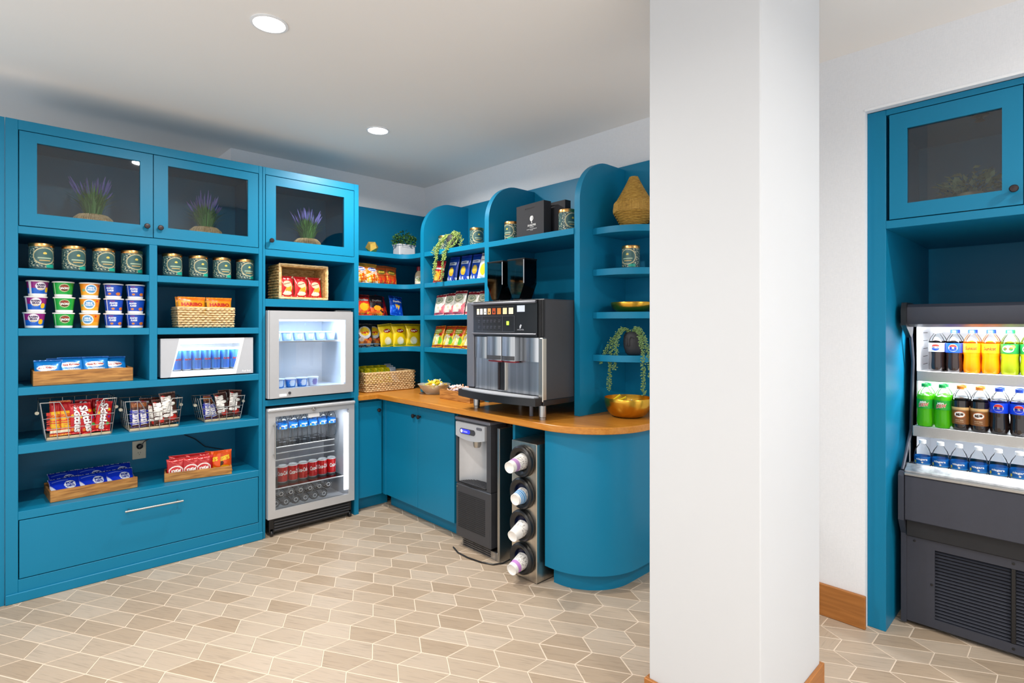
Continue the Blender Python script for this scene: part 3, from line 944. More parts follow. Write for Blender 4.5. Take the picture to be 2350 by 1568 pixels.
for (ya, yb) in ((2.752, 2.602), (2.555, 2.405)):
    xa, xb = M(ya) , M(yb)
    xm = (xa + xb) / 2
    P = [(xa, 0.935), (xb, 0.935), (xb, 0.785), (xm + 0.030, 0.690), (xm - 0.030, 0.690), (xa, 0.785)]
    hp = MB().prism(P, 0.215, 0.325, 'y').build('bean_hopper', 'smoked_plastic', cm)
    MB().box(xa - 0.003, xb + 0.003, 0.211, 0.330, 0.932, 0.942, 0.003).build('hopper_lid', 'black_plastic', hp)
    MB().tube([(xb - 0.002, 0.213, 0.785), (xb - 0.002, 0.213, 0.932)], 0.003, 6).build('edge_highlight', 'light_grey', hp)  # pale rod paints the bright highlight along the hopper's front edge
    MB().prism([(xa + 0.01, 0.80), (xb - 0.01, 0.79), (xb - 0.012, 0.784), (xm + 0.026, 0.700), (xm - 0.026, 0.700), (xa + 0.012, 0.784)], 0.225, 0.315, 'y').build('bean_fill', 'black_matte', hp)
    MB().box(xm - 0.035, xm + 0.035, 0.225, 0.315, 0.6685, 0.692, 0.004).build('hopper_neck', 'black_plastic', hp)

# ------------------------------------------------------------------ ice and water dispenser
dp = thing('ice_dispenser', 'dark grey ice and water dispenser with silver alcove tucked under the worktop', 'dispenser', (2.15, 2.61, 0), RB)
def G(y): return 2.61 - y
MB().box(-0.165, 0.168, 0.12, 0.55, 0.055, 0.805, 0.006).build('housing', 'black_plastic', dp)
MB().frame(-0.165, 0.170, 0.402, 0.802, 0.018, 0.038, 0.002, 0.012, 0.0, 0.125).build('surround', 'dark_grey', dp)
MB().box(-0.165, 0.172, -0.012, 0.13, 0.802, 0.822, 0.005).build('top_cover', 'machine_grey', dp)
# bowed silver header with a curved lower edge
P = [(-0.148, 0.792), (-0.148, 0.706)] + [(-0.148 + 0.280 * i / 12, 0.706 - 0.020 * (1 - (2 * i / 12 - 1) ** 2)) for i in range(1, 12)] + [(0.132, 0.706), (0.132, 0.792)]
hd = MB().prism(P, -0.016, 0.05, 'y').build('header', 'silver_paint', dp)
def pill(cx, cz, w, h_, n=8):
    r = h_ / 2
    return [(cx + w / 2 - r + r * cos(a), cz + r * sin(a)) for a in [-pi / 2 + pi * i / n for i in range(n + 1)]] + \
           [(cx - w / 2 + r + r * cos(a), cz + r * sin(a)) for a in [pi / 2 + pi * i / n for i in range(n + 1)]]
MB().prism(pill(-0.030, 0.741, 0.150, 0.034), -0.0185, -0.016, 'y').build('badge', 'dark_grey', hd)
MB().prism(pill(-0.050, 0.741, 0.096, 0.027), -0.0195, -0.0186, 'y').build('status_light', 'screen_blue', hd)
MB().text('Follett', lambda x, y: (-0.048 + x, -0.0202, 0.741 + y), w=0.045).build('lettering', 'white_plastic', hd, recalc=False)
MB().lathe([(0.0, -0.0198), (0.011, -0.0198), (0.011, -0.0192)], 16, (-0.086, 0, 0.741), ax='y').build('drop_emblem', 'white_plastic', hd)
MB().prism(pill(0.082, 0.772, 0.052, 0.016), -0.0180, -0.016, 'y').build('nameplate', 'machine_grey', hd)
# concave alcove
def alc(a, b):
    x = -0.147 + 0.279 * a
    return (x, 0.012 + 0.100 * (sin(pi * a) ** 0.7) , 0.405 + 0.30 * b)
MB().grid(alc, 20, 2).build('alcove', 'silver_paint', dp, sharp=80)
MB().lathe([(0.0, 0.640), (0.020, 0.640), (0.024, 0.650), (0.030, 0.700), (0.0, 0.70)], 20, (-0.010, 0.045, 0)).build('ice_chute', 'steel', dp)
MB().prism([(-0.147 + 0.279 * i / 14, 0.010 - 0.014 * sin(pi * i / 14)) for i in range(15)] + [(-0.147 + 0.279 * i / 14, 0.010 + 0.105 * sin(pi * i / 14) ** 0.7) for i in range(14, -1, -1)], 0.404, 0.410, 'z').build('drip_tray', 'black_plastic', dp)
gr = MB()
for k in range(9):
    y = 0.004 + k * 0.011
    hw = 0.125 * sqrt(max(0.05, 1 - (y / 0.115) ** 2))
    gr.box(-0.008 - hw, -0.008 + hw, y, y + 0.004, 0.411, 0.4145)
gg = gr.build('drip_grate', 'dark_grey', dp)
gg['kind'] = 'stuff'
fp_ = MB().box(-0.165, 0.170, -0.004, 0.12, 0.062, 0.400, 0.008).build('lower_panel', 'dark_grey', dp)
sl = MB()
for c_ in range(3):
    for k in range(19):
        z = 0.130 + k * 0.0118
        x0 = -0.138 + c_ * 0.088
        sl.box(x0, x0 + 0.083, -0.0062, -0.0035, z, z + 0.0058)
so = sl.build('grille_slots', 'black_matte', fp_)
so['kind'] = 'stuff'
MB().lathe([(0.006, -0.004), (0.006, -0.006), (0.0, -0.006)], 12, (-0.148, 0, 0.378), ax='y').build('screw', 'steel', fp_)
ft = MB().box(-0.130, 0.205, 0.02, 0.5, 0.0, 0.050, 0.003).build('steel_foot', 'brushed_steel', dp)
for k in range(3):
    MB().box(-0.115, 0.145, 0.017, 0.0205, 0.010 + k * 0.013, 0.017 + k * 0.013).build('foot_slot', 'black_matte', ft)
MB().box(0.2055, 0.225, 0.02, 0.5, 0.0, 0.79, 0.001).build('steel_side', 'steel', dp)
MB().box(0.171, 0.2045, 0.13, 0.5, 0.052, 0.80, 0.002).build('side_cover', 'black_plastic', dp)

MB().tube([(G(y), x - 2.15, z) for x, y, z in ((2.105, 2.745, 0.0055), (2.075, 2.66, 0.0055), (2.072, 2.56, 0.0055), (2.088, 2.46, 0.0055), (2.12, 2.385, 0.0055), (2.17, 2.36, 0.006), (2.26, 2.345, 0.02))], 0.0045, 8).build('power_cord', 'black_plastic', dp)

# ------------------------------------------------------------------ cup dispenser tower
ct = thing('cup_dispenser', 'tall stainless cup dispenser with four dark round openings under the worktop', 'cup dispenser', (2.13, 2.142, 0), RB)
MB().box(-0.098, 0.098, 0.0, 0.42, 0.004, 0.755, 0.003).build('tower', 'warm_steel', ct)
RZ = (0.652, 0.476, 0.299, 0.117)
for z in RZ:
    rg = MB().lathe([(0.084, -0.001), (0.087, -0.012), (0.084, -0.026), (0.076, -0.032), (0.066, -0.030), (0.054, -0.018), (0.052, -0.004), (0.052, -0.0005)], 36, (-0.002, 0, z), ax='y', cap=False).build('ring', 'black_plastic', ct)
    MB().lathe([(0.0515, -0.017), (0.050, -0.0012), (0.0, -0.0010)], 30, (-0.002, 0, z), ax='y', cap=False).build('iris', 'iris_navy' if z < 0.6 else 'black_plastic', rg)
for x in (-0.085, 0.085):
    MB().box(x - 0.010, x + 0.010, 0.01, 0.40, 0.0, 0.004).build('foot', 'black_plastic', ct)

# ------------------------------------------------------------------ open drinks merchandiser in the niche
mc = thing('drinks_merchandiser', 'black open-front drinks cooler with lit white shelves built into the right niche', 'cooler', (3.05, 0.16, 0), RB)
def Q(y): return 0.16 - y            # world Y -> local x
ML, MR = Q(0.604), Q(-0.300)
x_in0, x_in1 = ML + 0.022, MR - 0.022
# end panel outline (depth, height); depth 0 = world X 3.05
low = [(0.055, 0.010), (0.055, 0.425), (0.0, 0.500), (0.0, 0.705), (0.012, 0.7215), (0.80, 0.7215), (0.80, 0.010)]
for xa, xb in ((ML, x_in0), (x_in1, MR)):
    MB().prism([(d, z) for d, z in low], xa, xb, 'x').build('end_panel', 'charcoal_metal', mc)
MB().box(x_in0, x_in1, 0.004, 0.030, 0.502, 0.708, 0.004).build('front_panel', 'charcoal_metal', mc)
MB().box(x_in0, x_in1, 0.040, 0.080, 0.42, 0.505, 0.004).build('recess_panel', 'black_matte', mc)
MB().box(x_in0, x_in1, 0.0, 0.020, 0.708, 0.722, 0.003).build('bumper_strip', 'steel', mc)
MB().prism([(0.018, 0.7225), (0.020, 0.730), (0.078, 0.752), (0.084, 0.748), (0.084, 0.660), (0.050, 0.7225)], x_in0, x_in1, 'x').build('front_lip', 'brushed_steel', mc)
MB().box(x_in0, x_in1, 0.086, 0.579, 0.640, 0.652).build('deck', 'white_plastic', mc)
for xa in (x_in0 + 0.0005, x_in1 - 0.0065):
    MB().box(xa, xa + 0.006, 0.275, 0.5785, 0.653, 1.40).build('liner', 'white_plastic', mc)
gf = MB().frame(x_in0, x_in1, 0.020, 0.420, 0.105, 0.105, 0.040, 0.045, 0.060, 0.085).build('grille_frame', 'charcoal_metal', mc)
MB().box(x_in0, x_in1, 0.10, 0.12, 0.02, 0.42).build('grille_back', 'black_matte', mc)
mid = (x_in0 + x_in1) / 2 - 0.06
MB().box(mid - 0.008, mid + 0.008, 0.060, 0.080, 0.060, 0.375, 0.002).build('mullion', 'black_plastic', gf)
for (xa, xb) in ((x_in0 + 0.105, mid - 0.008), (mid + 0.008, x_in1 - 0.105)):
    sm = MB().prism([(-0.010, -0.0045), (0.0, 0.0035), (0.004, 0.0035), (-0.006, -0.0045)], xa, xb, 'x').mesh('slat', [MATS['charcoal_metal']])
    for k in range(21):
        link('slat', sm, gf, (0, 0.078, 0.068 + k * 0.0148))
for (x, z) in ((x_in0 + 0.030, 0.398), (x_in0 + 0.094, 0.215), (mid, 0.398), (mid, 0.040)):
    MB().lathe([(0.0055, 0.060), (0.0055, 0.058), (0.0, 0.0575)], 12, (x, 0, z), ax='y').build('screw', 'black_plastic', gf)
MB().box(x_in0, x_in1, 0.58, 0.60, 0.72, 1.46).build('back_wall', 'white_plastic', mc)
MB().box(ML, MR, 0.605, 0.80, 0.723, 1.50, 0.003).build('rear_housing', 'charcoal_metal', mc)
# glass ends with dark edge trims
gp = [(0.045, 0.722), (0.225, 0.885), (0.270, 1.22), (0.205, 1.395), (0.580, 1.395), (0.580, 0.722)]
for xa, nm in ((ML + 0.006, 0), (MR - 0.010, 1)):
    ge_ = MB().prism(gp, xa, xa + 0.004, 'x').build('end_glass', 'pane_clear', mc)
    MB().tube([(xa + 0.002, d, z) for d, z in gp[:4]], 0.0075, 8).build('edge_trim', 'charcoal_metal', ge_)
# canopy with light
cp = [(0.100, 1.485), (0.120, 1.500), (0.60, 1.500), (0.60, 1.41), (0.205, 1.405), (0.175, 1.392), (0.110, 1.405), (0.097, 1.43)]
cn = MB().prism(cp, ML, MR, 'x').build('canopy', 'charcoal_metal', mc)
for xa in (ML - 0.004, MR - 0.016):
    MB().prism([(0.070, 1.47), (0.090, 1.508), (0.23, 1.508), (0.24, 1.40), (0.225, 1.36), (0.190, 1.34), (0.150, 1.36), (0.075, 1.40)], xa, xa + 0.020, 'x').build('end_cap', 'black_plastic', cn)
MB().box(x_in0 + 0.01, x_in1 - 0.01, 0.215, 0.245, 1.392, 1.402, 0.002).build('light_tube', 'led_white', cn)
l = inner_lamp(mc, (0, 0.235, 1.385), 0.80, 0.05, 7.5, (0.97, 0.98, 1.0), (math.radians(20), 0, 0))
inner_lamp(mc, (0, 0.30, 1.135), 0.80, 0.03, 4.0, (0.97, 0.98, 1.0), (math.radians(10), 0, 0))
inner_lamp(mc, (0, 0.19, 0.868), 0.80, 0.03, 1.6, (0.97, 0.98, 1.0))  # added light to brighten the bottom row, has no fixture
R1, R2, R3 = 0.315, 0.225, 0.140        # depth of the front bottles of each row
for (d, z) in ((R1 - 0.045, 1.172), (R2 - 0.045, 0.912)):
    sh_ = MB().box(x_in0 + 0.002, x_in1 - 0.002, d, 0.579, z - 0.008, z, 0.001).build('shelf', 'white_plastic', mc)
    MB().box(x_in0 + 0.002, x_in1 - 0.002, d - 0.006, d, z - 0.046, z + 0.004, 0.002).build('price_rail', 'steel', sh_)
for z in (1.20, 1.24, 1.28, 1.32, 1.36, 0.96, 1.02, 1.08):
    MB().box(x_in0 + 0.0067, x_in0 + 0.008, 0.40, 0.50, z, z + 0.003).build('slot', 'dark_grey', mc)

# ------------------------------------------------------------------ drink bottles
def lab_fn(r, off=0.0008):
    """label coordinates (x along the round, y up) on a cylinder facing -y"""
    return lambda x, y: ((r + off) * sin(x / r), -(r + off) * cos(x / r), y)

SODA = [(0.0, 0.004), (0.018, 0.0), (0.028, 0.003), (0.0315, 0.014), (0.0325, 0.035), (0.0300, 0.070), (0.0300, 0.080), (0.0325, 0.098), (0.0325, 0.138),
        (0.0310, 0.150), (0.0260, 0.165), (0.0180, 0.178), (0.0130, 0.186), (0.0125, 0.196)]
def bottle_meshes(key, drink, cap, z0, z1, base, art, profile=SODA, fill=0.155, clear='clear_plastic'):
    rl = 0.0330
    me_b = MB().lathe([p for p in profile if p[1] >= fill - 0.02] if drink else profile, 24, cap=not drink).mesh('neck', [MATS[clear]])
    me_d = MB().lathe([(r, z) for r, z in profile if z <= fill] + [(0.0, fill)], 24).mesh('drink', [MATS[drink]]) if drink else None
    me_c = MB().lathe([(0.0, 0.206), (0.0125, 0.206), (0.0142, 0.204), (0.0142, 0.190), (0.0, 0.190)], 18).mesh('cap', [MATS[cap]])
    lb = MB()
    f = lab_fn(rl, 0)
    lb.grid(lambda a, b: f((a - 0.5) * 2 * pi * rl, z0 + (z1 - z0) * b), 48, 10, col=lambda u, v: base((u - 0.5) * 2 * pi * rl, z0 + (z1 - z0) * v))
    art(lb, lab_fn(rl, 0.0006), (z0 + z1) / 2)
    me_l = lb.mesh('label', [MATS['print_gloss']], recalc=False)
    return me_b, me_d, me_c, me_l
def disc(mb, f, cx, cy, rx, ry, col, a0=0.0, a1=2 * pi, n=24, off=None):
    pts = [f(cx, cy)] + [f(cx + rx * cos(a0 + (a1 - a0) * i / n), cy + ry * sin(a0 + (a1 - a0) * i / n)) for i in range(n + 1)]
    mb.add(pts, [(0, i, i + 1) for i in range(1, n + 1)], 0, col)
def lf(r, k): return lab_fn(r, 0.0006 + 0.0003 * k)
def pepsi_art(mb, f, cz):
    r = 0.0330
    disc(mb, lf(r, 0), 0, cz, 0.0175, 0.0175, '#f4f4f6')
    disc(mb, lf(r, 1), 0, cz + 0.0045, 0.0155, 0.0115, '#d8261c', 0.0, pi)
    disc(mb, lf(r, 1), 0, cz - 0.0045, 0.0155, 0.0115, '#1230c0', pi, 2 * pi)
    mb.text('PEPSI', lf(r, 2), w=0.029, h=0.007, cy=cz, col='#10121c', bold=0.02)
def sunkist_art(mb, f, cz):
    mb.text('Sunkist', lf(0.033, 1), w=0.046, h=0.017, cy=cz, col='#5c2a10', shear=0.25, bold=0.02)
def canada_art(mb, f, cz):
    disc(mb, lf(0.033, 0), -0.004, cz, 0.021, 0.016, '#f1ead2')
    disc(mb, lf(0.033, 0), 0.012, cz + 0.010, 0.010, 0.008, '#e4b52a')
    mb.text('CANADA', lf(0.033, 2), w=0.030, h=0.007, cy=cz + 0.004, cx=-0.004, col='#b3261c', bold=0.02)
    mb.text('DRY', lf(0.033, 2), w=0.016, h=0.007, cy=cz - 0.006, cx=-0.004, col='#b3261c', bold=0.02)
def dew_art(mb, f, cz):
    mb.text('Mtn', lf(0.033, 1), w=0.026, h=0.010, cy=cz + 0.009, cx=-0.004, col='#f2f4ee', shear=0.3, bold=0.03, rot=0.16)
    mb.text('DEW', lf(0.033, 2), w=0.044, h=0.018, cy=cz - 0.004, col='#f4e9da', shear=0.3, bold=0.07, rot=0.16)
    mb.text('DEW', lf(0.033, 3), w=0.042, h=0.015, cy=cz - 0.004, col='#cf2418', shear=0.3, bold=0.02, rot=0.16)
def aw_art(mb, f, cz):
    cz += 0.006
    disc(mb, lf(0.033, 0), 0, cz, 0.0225, 0.0165, '#c26a2a')
    disc(mb, lf(0.033, 1), 0, cz, 0.0190, 0.0130, '#f3efe8')
    mb.text('A&W', lf(0.033, 2), w=0.028, h=0.014, cy=cz, col='#3b2216', bold=0.04, rot=0.12)
    mb.text('ROOT BEER', lf(0.033, 1), w=0.028, h=0.0045, cy=cz - 0.026, col='#f0d9b4')
    mb.text('CAFFEINE FREE', lf(0.033, 1), w=0.030, h=0.0026, cy=cz - 0.034, col='#f0d9b4')
def niagara_art(mb, f, cz):
    mb.text('niagara', lf(0.033, 1), w=0.044, h=0.012, cy=cz + 0.004, cx=0.002, col='#ffffff', bold=0.02)
    disc(mb, lf(0.033, 1), -0.026, cz - 0.008, 0.0045, 0.007, '#d9c84a')
    disc(mb, lf(0.033, 1), 0.004, cz - 0.009, 0.004, 0.004, '#e8e2d4')
flat = lambda c: (lambda x, y: c)
KINDS = {
    'diet': bottle_meshes('diet', 'cola', 'cap_white', 0.098, 0.142, flat('#9a9fa6'), pepsi_art),
    'pepsi': bottle_meshes('pepsi', 'cola', 'cap_blue', 0.096, 0.142, flat('#0f3fd2'), pepsi_art),
    'sunkist': bottle_meshes('sunkist', 'orange_drink', 'cap_blue', 0.098, 0.142, flat('#f58a0a'), sunkist_art),
    'ginger': bottle_meshes('ginger', 'ginger_drink', 'cap_green', 0.098, 0.142, flat('#14642a'), canada_art),
    'dew': bottle_meshes('dew', 'lime_drink', 'cap_green', 0.088, 0.132, flat('#1fa02c'), dew_art, fill=0.16),
    'rootbeer': bottle_meshes('rootbeer', 'cola', 'cap_orange', 0.030, 0.108, lambda x, y: '#d9b277' if y > 0.095 else '#7a4a1e', aw_art),
    'water': bottle_meshes('water', None, 'cap_white', 0.096, 0.132, lambda x, y: '#2f86cf' if y < 0.102 else '#0e5fae', niagara_art),
}
def bottle(kind, loc, rot, label, group, s=1.0):
    b_, d_, c_, l_ = KINDS[kind]
    t = thing('drink_bottle', label, 'bottle', loc, rot, group)
    t.scale = (s, s, s)
    if d_: link('drink', d_, t)
    link('neck' if d_ else 'body', b_, t)
    link('cap', c_, t)
    link('label_wrap', l_, t)
    return t
def row(kinds, depth, z, y0, step, names, back, group):
    for k, kd in enumerate(kinds):
        for bk, nm in ((0, names[k]), (1, back[k])) if back else ((0, names[k]),):
            bottle(kd, (3.05 + depth + 0.069 * bk, y0 - step * k, z), RB, nm, group)
row(['diet', 'pepsi', 'sunkist', 'sunkist', 'ginger', 'ginger'], R1, 1.1725, 0.508, 0.0665,
    ['silver-labelled cola bottle at the left end of the top cooler shelf', 'blue-labelled cola bottle on the top cooler shelf',
     'orange soda bottle next to the cola on the top cooler shelf', 'orange soda bottle beside the green ginger ale bottle',
     'green-labelled ginger ale bottle at the right of the top cooler shelf', 'second ginger ale bottle beyond the picture edge on the top shelf'],
    ['silver-labelled cola bottle in the second row of the top cooler shelf', 'blue-labelled cola bottle in the second row of the top shelf',
     'orange soda bottle in the second row, behind the left orange bottle', 'orange soda bottle in the second row, behind the right orange bottle',
     'ginger ale bottle in the second row of the top cooler shelf', 'ginger ale bottle in the second row beyond the picture edge'], 'bottles on the top cooler shelf')
row(['dew', 'dew', 'rootbeer', 'rootbeer', 'pepsi', 'pepsi'], R2, 0.9125, 0.540, 0.0672,
    ['bright green soda bottle at the far left of the middle cooler shelf', 'bright green soda bottle next to the root beer',
     'brown-labelled root beer bottle next to the green soda', 'brown-labelled root beer bottle next to the blue cola',
     'blue-labelled cola bottle beside the root beer on the middle shelf', 'blue-labelled cola bottle cut by the right picture edge'],
    ['bright green soda bottle in the second row at the far left', 'bright green soda bottle in the second row behind the right green one',
     'root beer bottle in the second row behind the left root beer', 'root beer bottle in the second row behind the right root beer',
     'blue-labelled cola bottle in the second row of the middle shelf', 'blue-labelled cola in the second row at the picture edge'], 'bottles on the middle cooler shelf')
nth = ['leftmost', 'second', 'third', 'fourth', 'fifth', 'sixth', 'seventh']
row(['water'] * 7, R3, 0.6525, 0.535, 0.0672,
    ['%s clear water bottle from the left at the bottom of the cooler' % n if k else 'leftmost clear water bottle at the bottom of the cooler' for k, n in enumerate(nth)],
    None, 'water bottles at the bottom of the cooler')

# potted plant behind the cupboard glass
def leafy(mb, n, spread, h, lw, ll, seed, origin=(0, 0, 0), m=0, droop=0.4):
    rnd = random.Random(seed)
    for i in range(n):
        a = rnd.uniform(0, 2 * pi)
        rr = spread * sqrt(rnd.random())
        base = Vector((origin[0] + rr * cos(a), origin[1] + 0.7 * rr * sin(a), origin[2] + h * rnd.random() * (1.05 - 0.6 * rr / spread)))
        d = Vector((cos(a) + rnd.uniform(-.6, .6), sin(a) + rnd.uniform(-.6, .6), rnd.uniform(-droop, 1.0))).normalized()
        sd = d.cross(Vector((rnd.uniform(-1, 1), rnd.uniform(-1, 1), 1))).normalized()
        L_, w_ = ll * rnd.uniform(.7, 1.2), lw * rnd.uniform(.7, 1.2)
        nrm = d.cross(sd)
        p0, p1, p2 = base, base + d * L_ * .5 - nrm * L_ * .08, base + d * L_
        mb.add([p0, p1 + sd * w_, p2, p1 - sd * w_], [(0, 1, 2, 3)], m)
np_ = thing('potted_plant', 'pale green leafy plant in a cream pot behind the glass of the niche cupboard', 'plant', (3.20, 0.362, 1.8765), RB)
MB().lathe([(0.0, 0.0), (0.038, 0.0), (0.046, 0.10), (0.048, 0.118), (0.042, 0.118), (0.040, 0.105), (0.0, 0.105)], 24).build('pot', 'card', np_)
f_ = MB()
leafy(f_, 230, 0.105, 0.115, 0.010, 0.042, 4, (0, 0, 0.115))
fo = f_.build('foliage', 'leaf_pale', np_, recalc=False)
fo['kind'] = 'stuff'
sp_ = MB().lathe([(0.0, 0.0), (0.03, 0.0), (0.032, -0.008), (0.012, -0.012), (0.012, -0.02), (0.02, -0.03), (0.0, -0.034)], 16).build('sprinkler_head', 'black_plastic')
sp_.location = (3.25, 0.335, 2.3565)
tag(sp_, 'small dark sprinkler head at the top inside the niche cupboard', 'sprinkler')

# ------------------------------------------------------------------ packaging helpers
def ell(cu, cv, ru, rv, col):
    return lambda u, v: col if ((u - cu) / ru) ** 2 + ((v - cv) / rv) ** 2 < 1 else None
def band(v0, v1, col):
    return lambda u, v: col if v0 <= v <= v1 else None
def rect(u0, u1, v0, v1, col):
    return lambda u, v: col if u0 <= u <= u1 and v0 <= v <= v1 else None
def slant(k, c, col, above=True):
    return lambda u, v: col if (v > k * u + c) == above else None
def food(seed, n, u0, u1, v0, v1, r, cols, asp=1.0):
    rnd = random.Random(seed)
    L_ = [(rnd.uniform(u0, u1), rnd.uniform(v0, v1), r * rnd.uniform(.6, 1.3), rnd.choice(cols)) for _ in range(n)]
    def f(u, v):
        for (a, b, q_, c) in L_:
            if ((u - a) / q_) ** 2 + ((v - b) / (q_ * asp)) ** 2 < 1:
                return c
        return None
    return f
def tri(cu, cv, s, col):
    return lambda u, v: col if (v < cv + s * .6 and v > cv - s + abs(u - cu) * 1.9) else None
def layers(base, *L_):
    def f(u, v):
        for l_ in reversed(L_):
            c = l_(u, v)
            if c is not None:
                return c
        return base
    return f

def bag_mesh(w, h, t, paint, texts=(), seed=1, crimp=0.05, nu=40, nv=54, mat='print_foil', back=None):
    """pillow bag standing on its lower seal, printed side towards -y"""
    rnd = random.Random(seed)
    ph = [rnd.uniform(0, 6) for _ in range(6)]
    def surf(u, v, s, off=0.0):
        k = min(max((v - crimp) / (1 - 2 * crimp), 0), 1)
        pf = max(0.0, sin(pi * k)) ** 0.5
        th = t / 2 * pf * max(0.0, 1 - abs(2 * u) ** 2.6) ** 0.6
        th *= 1 + 0.10 * sin(9 * u + ph[0]) * sin(5 * v + ph[1]) + 0.12 * sin(14 * u + ph[2]) * (1 - pf)
        x = u * w * (1 - 0.06 * pf) + 0.006 * w * sin(9 * v + ph[3])
        y = s * th + 0.012 * t * sin(34 * u) * (1 - pf) - s * 0.02 * t * sin(16 * v + 11 * u + ph[4]) * pf * (1 - abs(2 * u) ** 2)
        return (x, y + s * off, h * v)
    mb = MB()
    mb.grid(lambda a, b: surf(a - .5, b, -1), nu, nv, col=lambda a, b: paint(a - .5, b))
    bk = back or paint(-0.49, 0.5)
    mb.grid(lambda a, b: surf(a - .5, b, 1), nu, nv, col=bk if not callable(bk) else bk)
    for k, (txt, cu, cv, wu, hv, col, sh_, bo, ro) in enumerate(texts):
        mb.text(txt, lambda x, y: surf(x / w, y / h, -1, 0.0012 + 0.0005 * k), w=wu * w, h=hv * h if hv else None, cx=cu * w, cy=cv * h, col=col, shear=sh_, bold=bo, rot=ro)
    return mb.mesh('bag', [MATS[mat]], recalc=False, weld=1e-6)

def place(name, me, label, cat, group, loc, rz=0.0, tilt=0.0, roll=0.0, s=1.0):
    o = link(name, me, None, loc)
    o.rotation_mode = 'XYZ'
    o.rotation_euler = (Matrix.Rotation(rz, 3, 'Z') @ Matrix.Rotation(tilt, 3, 'X') @ Matrix.Rotation(roll, 3, 'Y')).to_euler()
    o.scale = (s, s, s)
    return tag(o, label, cat, group)

# ------------------------------------------------------------------ teal and gold tins
TR, TH = 0.0515, 0.138
def tin_paint(u, v):
    a = (u - 0.5) * 2 * pi
    z = v
    r_ = sqrt((a / 0.95) ** 2 + ((z - 0.56) / 0.40) ** 2)
    nz = noise.noise(Vector((a * 6, z * 16, 3.0)))
    if abs(r_ - 1) < 0.05: return '#c9b98a'
    if r_ < 1:
        if (a / 0.16) ** 2 + ((z - 0.70) / 0.055) ** 2 < 1: return '#d8c05a'
        if abs(z - 0.46) < 0.03 and abs(a) < 0.6: return '#9fb39a'
        if abs(z - 0.34) < 0.02 and abs(a) < 0.45: return '#c2a468'
        return '#3c5f5e' if r_ < 0.9 else '#56797a'
    if z < 0.17 and 0.1 < a < 0.95: return '#1fa08a'
    if nz > 0.32: return '#c9c3a4'
    if nz > 0.16: return '#7c8f83'
    if nz < -0.32: return '#0f2f33'
    return '#33575a'
tb = MB()
tb.grid(lambda a, b: lab_fn(TR, 0)((a - .5) * 2 * pi * TR, 0.012 + 0.106 * b), 144, 64, col=tin_paint)
tb.lathe([(0.0, 0.001), (TR - 0.002, 0.0), (TR, 0.004), (TR, 0.0125)], 36, col='#2d5052', cap=False)
tb.lathe([(TR, 0.1175), (TR - 0.002, 0.122)], 36, col='#8a9a90', cap=False)
tin_body = tb.mesh('tin', [MATS['print_gloss']], recalc=False)
tin_lid = MB().lathe([(TR - 0.001, 0.120), (TR + 0.0012, 0.1205), (TR + 0.0015, 0.133), (TR - 0.0005, 0.138), (0.0, 0.1385)], 36, cap=False).mesh('lid', [MATS['copper_lid']])
def tin(loc, rz, label, s=1.0):
    t = thing('cookie_tin', label, 'tin', loc, rz, 'teal and gold cookie tins')
    t.scale = (s, s, s)
    link('can', tin_body, t)
    link('lid', tin_lid, t)
    return t
ordn = ['leftmost', 'second', 'third', 'rightmost']
for i, x in enumerate((0.193, 0.328, 0.460, 0.590)):
    tin((x, 3.805, 1.6905), 0.25 + 0.06 * (i % 2), ordn[i] + ' teal and gold tin in the left half of the tin shelf')
for i, x in enumerate((0.793, 0.934, 1.068, 1.206)):
    tin((x, 3.805, 1.6905), 0.20 + 0.05 * (i % 2), ordn[i] + ' teal and gold tin in the right half of the tin shelf')
tin((2.60, 3.500, 1.9685), RB - 0.4, 'teal and gold tin behind the trailing plant on the wall shelf', 0.98)
tin((2.56, 3.060, 1.9685), RB + 1.2, 'teal and gold tin right of the trailing plant on the wall shelf', 0.98)
tin((2.56, 2.690, 1.9625), RB + 0.1, 'teal and gold tin left of the black paper bags', 0.98)
tin((2.57, 2.205, 1.9625), RB + 1.4, 'teal and gold tin right of the black paper bags', 1.05)
tin((2.72, 1.845, 1.7265), RB + 0.2, 'single teal and gold tin on the rounded end shelf', 1.0)

# ------------------------------------------------------------------ cereal cups, three high in five columns
CR0, CR1, CH = 0.0375, 0.0465, 0.098
def cup_mesh(paint, arts):
    def f(x, y):
        k = min(max((y - 0.002) / 0.092, 0), 1)
        r = CR0 + (CR1 - CR0) * k
        return (r * sin(x / 0.042), -r * cos(x / 0.042), y)
    mb = MB()
    mb.grid(lambda a, b: f((a - .5) * 2 * pi * 0.042, 0.016 + 0.074 * b), 120, 40, col=paint)
    mb.lathe([(0.0, 0.003), (CR0 - 0.004, 0.0), (CR0, 0.002), (CR0 + 0.0016, 0.016)], 32, col='#f4f2f2', cap=False)
    for a in arts:
        mb.text(a[0], lambda x, y: tuple(c * 1.02 if i < 2 else c for i, c in enumerate(f(x, y))), w=a[3], h=a[4], cx=a[1], cy=a[2], col=a[5], bold=a[6], shear=a[7] if len(a) > 7 else 0)
    return mb.mesh('cup', [MATS['print_gloss']], recalc=False)
